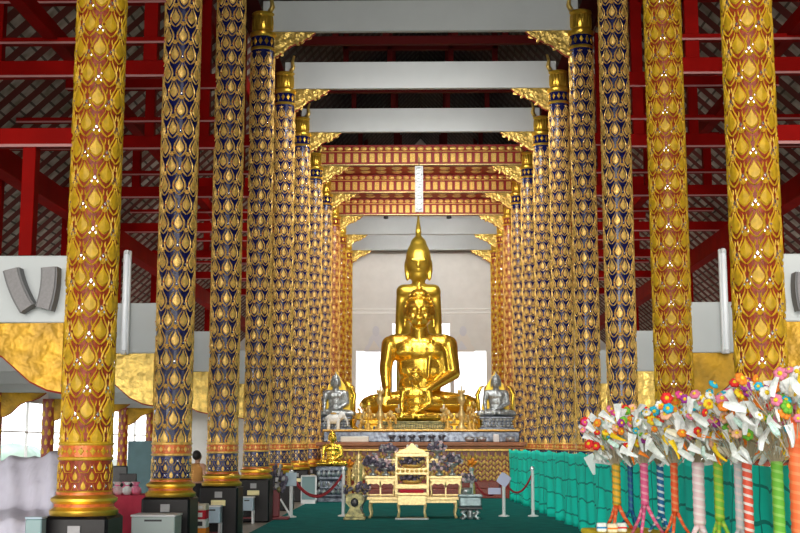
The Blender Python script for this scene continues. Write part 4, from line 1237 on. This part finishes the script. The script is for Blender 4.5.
# tables with red and pink cloths
TZ = zt(496, 17.65)
root = empty('cloth_table', (-4.27, 18.0, 0), 'long table with red and pink cloth behind the first left column', 'table')
b = MB(); b.bevbox(-.62, .55, -.35, .35, TZ - .04, TZ, .01); b.build('tabletop', 'red_cloth', root)
for xx in (-.55, .48):
    for yy in (-.3, .3):
        b = MB(); b.bevbox(xx - .02, xx + .02, yy - .02, yy + .02, 0, TZ - .04, .004); b.build('leg', 'steel', root)
b = MB()
vs = []; n = 80
per = []
for i in range(n):
    t = i / n * 4
    s_ = t % 1; q = int(t)
    p = [(-.64 + 1.21 * s_, -.37), (.57, -.37 + .74 * s_), (.57 - 1.21 * s_, .37), (-.64, .37 - .74 * s_)][q]
    per.append(p)
for z_, am in ((TZ + .006, 0), (TZ - .05, .004), (TZ - .25, .02), (.3, .035)):
    for i, (a_, d_) in enumerate(per):
        w_ = am * math.sin(i * 1.3)
        vs.append((a_ * (1 + w_), d_ * (1 + w_ * 1.6), z_))
fs = [(k * n + i, k * n + (i + 1) % n, (k + 1) * n + (i + 1) % n, (k + 1) * n + i) for k in range(3) for i in range(n)] + [tuple(range(n))]
b.add(vs, fs); o = b.build('tablecloth', 'pink_cloth', smooth=True, loc=(-4.27, 18.0, 0), angle=50)
tag(o, 'pinkish red cloth draped over the long table behind the first left column', 'tablecloth')
r_ = random.Random(12)
for i in range(7):
    cx_ = W(110 + i * 4.6, 0, 17.8).x
    root = empty('wrapped_offering', (cx_, 17.76 + (i % 2) * .16, TZ + .009), 'pink and white wrapped bundle on the pink table, %s from the left' % ORD[i].replace('nearest', 'first'), 'bundle', 'wrapped bundles on the pink table')
    b = MB(); b.lathe([(.04, 0), (.075, .04), (.07, .09), (.02, .13), (.055, .18)], 10); b.build('wrap', ['paper_pink', 'note_white', 'paper_palepink'][i % 3], root, smooth=True)
    b = MB(); b.ball((0, 0, .13), (.03, .03, .015)); b.build('bow', 'paper_hotpink', root)
c = W(128, 0, 18.2)
root = empty('monitor', (c.x, 18.2, TZ + .009), 'black monitor standing on the pink table', 'monitor')
b = MB(); b.bevbox(-.10, .10, -.08, .08, 0, .02, .005); b.bevbox(-.02, .02, -.015, .015, .02, .1, .004); b.build('stand', 'dark_metal', root)
b = MB(); b.bevbox(-.13, .13, -.02, .02, .05, .29, .008); b.build('screen', 'dark_metal', root)
# teal partition board and further furniture
c = W(145, 0, 29)
root = empty('partition_board', (c.x, 29, 0), 'tall teal blue partition board beyond the pink table in the left aisle', 'board')
b = MB(); b.bevbox(-.42, .42, -.03, .03, .1, zt(441, 29), .01); b.build('panel', 'teal_board', root)
for xx in (-.38, .38):
    b = MB(); b.bevbox(xx - .03, xx + .03, -.25, .25, 0, .1, .01); b.build('foot', 'dark_metal', root)
c = W(112, 0, 24)
root = empty('cloth_chair', (c.x, 24, 0), 'dark high backed chair in the left aisle beyond the pink table', 'chair')
b = MB(); b.bevbox(-.25, .25, -.25, .25, .42, .48, .02); b.build('seat', 'dark_metal', root)
b = MB(); b.bevbox(-.25, .25, .2, .25, .5, zt(466, 24), .02); b.build('backrest', 'dark_metal', root)
for xx in (-.22, .22):
    for yy in (-.22, .22):
        b = MB(); b.bevbox(xx - .02, xx + .02, yy - .02, yy + .02, 0, .42, .004); b.build('leg', 'dark_metal', root)

# ---------------------------------------------------------------- green netting along the right row
def netting():
    pts = [(2.56, 36.2), (2.6, 34), (2.78, 29), (2.92, 25), (3.0, 21.5), (3.06, 18.5), (3.02, 16), (2.98, 14.5), (3.0, 11.6), (3.05, 8.4)]
    L_ = [0]
    for a, c in zip(pts, pts[1:]): L_.append(L_[-1] + math.dist(a, c))
    n = 300; m_ = 14; vs = []
    for i in range(n + 1):
        d = L_[-1] * i / n
        k = max(j for j in range(len(L_)) if L_[j] <= d + 1e-9); k = min(k, len(pts) - 2)
        u = (d - L_[k]) / (L_[k + 1] - L_[k]); x_ = pts[k][0] + (pts[k + 1][0] - pts[k][0]) * u; y_ = pts[k][1] + (pts[k + 1][1] - pts[k][1]) * u
        for j in range(m_ + 1):
            t = j / m_
            sag = .05 * abs(math.sin(d * math.pi / 2.2)) * t
            z = .02 + 1.43 * t - sag
            wv = (.05 * math.sin(d * 4.1 + 1.3 * math.sin(d * .7)) + .03 * math.sin(d * 9.7 + t * 3)) * (1.15 - t * .8)
            vs.append((x_ + wv, y_, z))
    fs = [(i * (m_ + 1) + j, (i + 1) * (m_ + 1) + j, (i + 1) * (m_ + 1) + j + 1, i * (m_ + 1) + j + 1) for i in range(n) for j in range(m_)]
    root = empty('netting_fence', (0, 0, 0), 'green netting barrier running along the right column row', 'netting fence')
    b = MB(); b.add(vs, fs); o = b.build('netting', 'green_netting', root, smooth=True)
    s = o.modifiers.new('t', 'SOLIDIFY'); s.thickness = .006
    for (px_, py_) in pts[:-1]:
        b = MB(); b.lathe([(.03, .0), (.025, 1.47)], 10, cx=px_ + .09, cy=py_); b.build('post', 'dark_metal', root)
    b = MB(); b.tube([(x_ + .03, y_, 1.455) for x_, y_ in pts], .012, 6); b.build('top_cord', 'foot_red', root)
netting()
c = W(595, 464, 21.6)
b = MB(); b.bevbox(-.09, .09, -.004, .004, -.17, .17, .002, mtx=Matrix.Rotation(R(-28), 4, 'Y'))
tag(b.build('paper_tag', 'white_sheet', loc=(c.x - .05, 21.5, c.z)), 'white paper tag pinned on the green netting', 'tag')

# ---------------------------------------------------------------- money trees on a long table
ZT = .80
root = empty('offering_table', (2.75, 9.9, 0), 'yellow clothed long table under the row of money trees', 'table')
rz = math.atan2(-1.35, 4.0) + 0
tp0, tp1 = Vector((1.86, 11.9)), Vector((2.55, 7.6))
dr = (tp1 - tp0).normalized(); ang = math.atan2(dr.y, dr.x)
root.location = ((tp0.x + tp1.x) / 2, (tp0.y + tp1.y) / 2, 0); root.rotation_euler = (0, 0, ang)
hl = (tp1 - tp0).length / 2 + .12
b = MB(); b.bevbox(-hl, hl, -.32, .32, ZT - .05, ZT, .012); b.build('tabletop', 'paper_yellow', root)
for xx in (-hl + .1, 0, hl - .1):
    for yy in (-.3, .3):
        b = MB(); b.bevbox(xx - .025, xx + .025, yy - .025, yy + .025, 0, ZT - .05, .005); b.build('leg', 'steel', root)
FL = []
def flower_mesh(m_):
    b = MB()
    for i in range(6):
        a = i * math.pi / 3; b.ball((.028 * math.cos(a), .028 * math.sin(a), 0), (.026, .026, .020), 0, 7, 5)
    b.ball((0, 0, .012), (.02, .02, .018), 1, 7, 5)
    o = b.build('flower', [m_, 'paper_yellow' if m_ != 'paper_yellow' else 'paper_orange'], smooth=True); me = o.data; bpy.data.objects.remove(o); return me
def note_mesh(m_, w, l, fan=False):
    b = MB(); n = 6; vs = []
    for i in range(n + 1):
        t = i / n
        ww = w * (.25 + .75 * t) if fan else w * (.6 + .4 * math.sin(t * math.pi))
        for s_ in (-1, 0, 1): vs.append((s_ * ww / 2, .012 * (s_ == 0) + .02 * math.sin(t * 4), t * l))
    fs = [(i * 3 + j, i * 3 + j + 1, i * 3 + j + 4, i * 3 + j + 3) for i in range(n) for j in (0, 1)]
    o2 = len(vs); vs2 = [(x_, y_ + .003, z_) for x_, y_, z_ in vs]
    b.add(vs, fs); b.add(vs2, [f[::-1] for f in fs])
    o = b.build('banknote', m_); me = o.data; bpy.data.objects.remove(o); return me
cols = ['pink', 'red', 'orange', 'yellow', 'white', 'hotpink', 'yellow', 'cyan', 'white', 'pink', 'green', 'purple', 'peach', 'orange']
FM = {c_: flower_mesh('paper_' + c_) for c_ in set(cols)}
NM = [note_mesh('note_white', .065, .17), note_mesh('note_white', .09, .22, True), note_mesh('note_green', .065, .16), note_mesh('note_cream', .06, .15), note_mesh('white_sheet', .075, .20, True), note_mesh('paper_yellow', .06, .2, True), note_mesh('paper_orange', .05, .16, True)]
for c_, a_, b__ in (('yellow', (.80, .42, .02), (.35, .30, .05)), ('navy', (.01, .10, .32), (.02, .22, .30)), ('pink', (.72, .10, .26), (.80, .30, .42)), ('blue', (.01, .16, .42), (.70, .78, .84)), ('scarlet', (.80, .10, .02), (.80, .26, .10)),
                    ('palepink', (.78, .58, .62), (.84, .74, .76)), ('green', (.20, .50, .04), (.45, .55, .05)), ('redwhite', (.80, .10, .05), (.84, .72, .70)), ('silverpink', (.60, .60, .64), (.78, .64, .66)), ('lime', (.16, .52, .04), (.30, .62, .12)), ('coral', (.90, .16, .04), (.90, .24, .08))):
    ribbon_mat('ribbon_' + c_, a_, b__, .06)
trees = [  # px of pole, depth, ribbon, pole radius, split py or None, spray spread, top py, label
    (616, 11.7, 'yellow', .038, 505, 410, 'yellow ribboned money tree, leftmost in the row, on a red tripod'),
    (630, 11.9, 'navy', .024, None, 408, 'slim navy blue ribboned money tree behind the leftmost ones'),
    (644, 11.0, 'pink', .034, 505, 405, 'bright pink ribboned money tree with a wide forked foot'),
    (660, 11.3, 'blue', .030, None, 402, 'blue and white ribboned money tree right of the bright pink one'),
    (674, 10.5, 'scarlet', .030, 512, 400, 'orange red ribboned money tree on a forked foot'),
    (698, 9.9, 'palepink', .046, None, 392, 'thick pale pink ribboned money tree in the middle of the row'),
    (718, 9.7, 'green', .036, 520, 388, 'olive green ribboned money tree with a forked foot'),
    (738, 9.3, 'silverpink', .030, None, 384, 'silvery pink ribboned money tree beside the red and white one'),
    (747, 9.0, 'redwhite', .034, None, 382, 'red and white striped money tree'),
    (777, 8.7, 'lime', .040, None, 376, 'lime green ribboned money tree near the right edge'),
    (797, 8.0, 'coral', .050, None, 362, 'thick coral red ribboned money tree at the right edge of the photo'),
]
for ti, (px, D, rb, pr, split, top, lab) in enumerate(trees):
    rr_ = random.Random(100 + ti)
    p = W(px, 470, D); zp = p.z - ZT + .06
    root = empty('money_tree', (p.x, D, ZT), lab, 'money tree', 'money trees on the table')
    zs = (W(0, split, D).z - ZT) if split else .16
    b = MB()
    n = 16; prof = []
    for i in range(n + 1):
        z = zs + (zp - zs) * i / n; prof.append((pr * (1 + .12 * (i % 2)), z))
    if rb == 'coral': prof.append((pr, zp + .28))
    b.lathe(prof, 12); b.build('ribboned_pole', 'ribbon_' + rb, root, smooth=True)
    for q in range(3):
        a = q * 2 * math.pi / 3 + (math.pi if ti % 2 else 0) + .1
        L2 = zs * .62 if split else .12
        b = MB(); b.tube([(0, 0, zs + .03), (L2 * .5 * math.cos(a), L2 * .5 * math.sin(a), zs * .5), (L2 * math.cos(a), L2 * math.sin(a), .012)], [pr * .6, pr * .45, pr * .45], 8)
        b.build('foot', 'ribbon_scarlet' if rb == 'yellow' else 'ribbon_' + rb, root, smooth=True)
    ztop = W(0, top, D).z - ZT
    span = ztop - zp
    # sticks fan up from the pole head
    b = MB(); ends = []
    ns = 36
    for q in range(ns):
        a = rr_.uniform(0, 2 * math.pi); t = rr_.random() ** .7
        e = Vector((math.cos(a) * t * .34, math.sin(a) * t * .24, zp + span * rr_.uniform(.30, 1.08) * (1 - .2 * t)))
        ends.append(e); b.tube([(0, 0, zp - .06), e * .5 + Vector((0, 0, zp * .5 + .02)), e], .004, 4)
    b.build('sticks', 'stick', root)
    for q, e in enumerate(ends):
        cn = cols[rr_.randrange(len(cols))]
        o = bpy.data.objects.new('flower', FM[cn]); COL.objects.link(o); o.parent = root; o.location = e
        o.rotation_euler = (rr_.uniform(.6, 1.8), rr_.uniform(-.5, .5), rr_.uniform(-.8, .8)); s_ = rr_.uniform(.55, 1.0) ; o.scale = (s_,) * 3
    for q in range(44):
        a = rr_.uniform(0, 2 * math.pi); t = rr_.random() ** .8
        v = Vector((math.cos(a) * t * .32, math.sin(a) * t * .22, zp + span * rr_.uniform(-.06, .70)))
        o = bpy.data.objects.new('banknote', NM[rr_.choice([0, 0, 0, 1, 1, 1, 2, 2, 3, 4, 4, 4, 5, 6])]); COL.objects.link(o); o.parent = root; o.location = v
        o.rotation_euler = (rr_.uniform(-.5, .5), rr_.uniform(-.9, .9) + math.cos(a) * .5, rr_.uniform(-.7, .7)); s_ = rr_.uniform(.55, .95); o.scale = (s_,) * 3
# low offerings on the table at its left end
c = W(610, 0, 11.5)
for i, px in enumerate((602, 611, 622)):
    c = W(px, 0, 11.35); root = empty('offering_packet', (c.x, 11.45 - .1 * (i % 2), ZT), '%s packet on the left end of the offering table' % ('white and blue', 'cream', 'red and white')[i], 'packet')
    b = MB(); b.bevbox(-.045, .045, -.03, .03, 0, .08, .008); b.build('packet', ['note_white', 'paper_cream', 'paper_white'][i], root)
    b = MB(); b.box(-.046, .046, -.032, .0, .03, .045); b.build('band', ['paper_blue', 'paper_orange', 'paper_red'][i], root)

# ---------------------------------------------------------------- daylight
w = bpy.data.worlds.new('world'); SC.world = w; w.use_nodes = True
N, L = w.node_tree.nodes, w.node_tree.links
bg = N['Background']
tc = N.new('ShaderNodeTexCoord'); s = N.new('ShaderNodeSeparateXYZ'); L.new(tc.outputs['Generated'], s.inputs[0])
r = N.new('ShaderNodeValToRGB'); mp = N.new('ShaderNodeMapRange')
mp.inputs[1].default_value = -1; mp.inputs[2].default_value = 1; L.new(s.outputs[1], mp.inputs[0]); L.new(mp.outputs[0], r.inputs[0])
# sky is brightest behind the viewer, where the sun stands
r.color_ramp.elements[0].position = .05; r.color_ramp.elements[0].color = (1.0, .97, .92, 1)
r.color_ramp.elements[1].position = .6; r.color_ramp.elements[1].color = (.52, .64, .64, 1)
e3 = r.color_ramp.elements.new(.97); e3.color = (1.6, 1.6, 1.6, 1)
L.new(r.outputs[0], bg.inputs['Color']); bg.inputs['Strength'].default_value = 2.2
sun = bpy.data.lights.new('sun', 'SUN'); sun.energy = 3.2; sun.angle = R(40); sun.color = (1, .95, .86)
so = bpy.data.objects.new('sun', sun); COL.objects.link(so); so.rotation_euler = (R(86), 0, R(-7))
# unseen fill lamps added behind the beams to light the deep interior
def lamp(x, y, z, wd, e, lab, tilt, col=(1, .95, .88)):
    root = empty('fill_lamp', (x, y, z), lab, 'light', 'added fill lamps behind the beams')
    b = MB(); b.bevbox(-wd / 2, wd / 2, -.04, .04, 0, .05, .01); b.build('housing', 'white_enamel', root)
    la = bpy.data.lights.new('lamp', 'AREA'); la.shape = 'RECTANGLE'; la.size = wd; la.size_y = .1; la.energy = e; la.color = col
    o = bpy.data.objects.new('lamp', la); COL.objects.link(o); o.parent = root; o.location = (0, 0, -.02); o.rotation_euler = (R(tilt), 0, 0)
for k in range(3, 10):
    lamp(0, DY(k) + .15, BEAMZ + .12, 4.5, 260, 'long added fill lamp behind the %s nave beam, seen only from the altar side' % ORD[k - 3].replace('nearest', 'first'), 35 if k < 7 else 62)
for sx, nm in ((-1, 'left'), (1, 'right')):
    for k in range(0, 7):
        lamp(sx * 6.5, DY(k) + .15, SIDEZ + .5, 2.5, 60, 'added fill lamp behind the %s white aisle beam on the %s' % (ORD[k], nm), 150)
SC.view_settings.view_transform = 'Standard'; SC.view_settings.look = 'None'; SC.view_settings.gamma = 1; SC.view_settings.exposure = 0
SC.cycles.max_bounces = 8
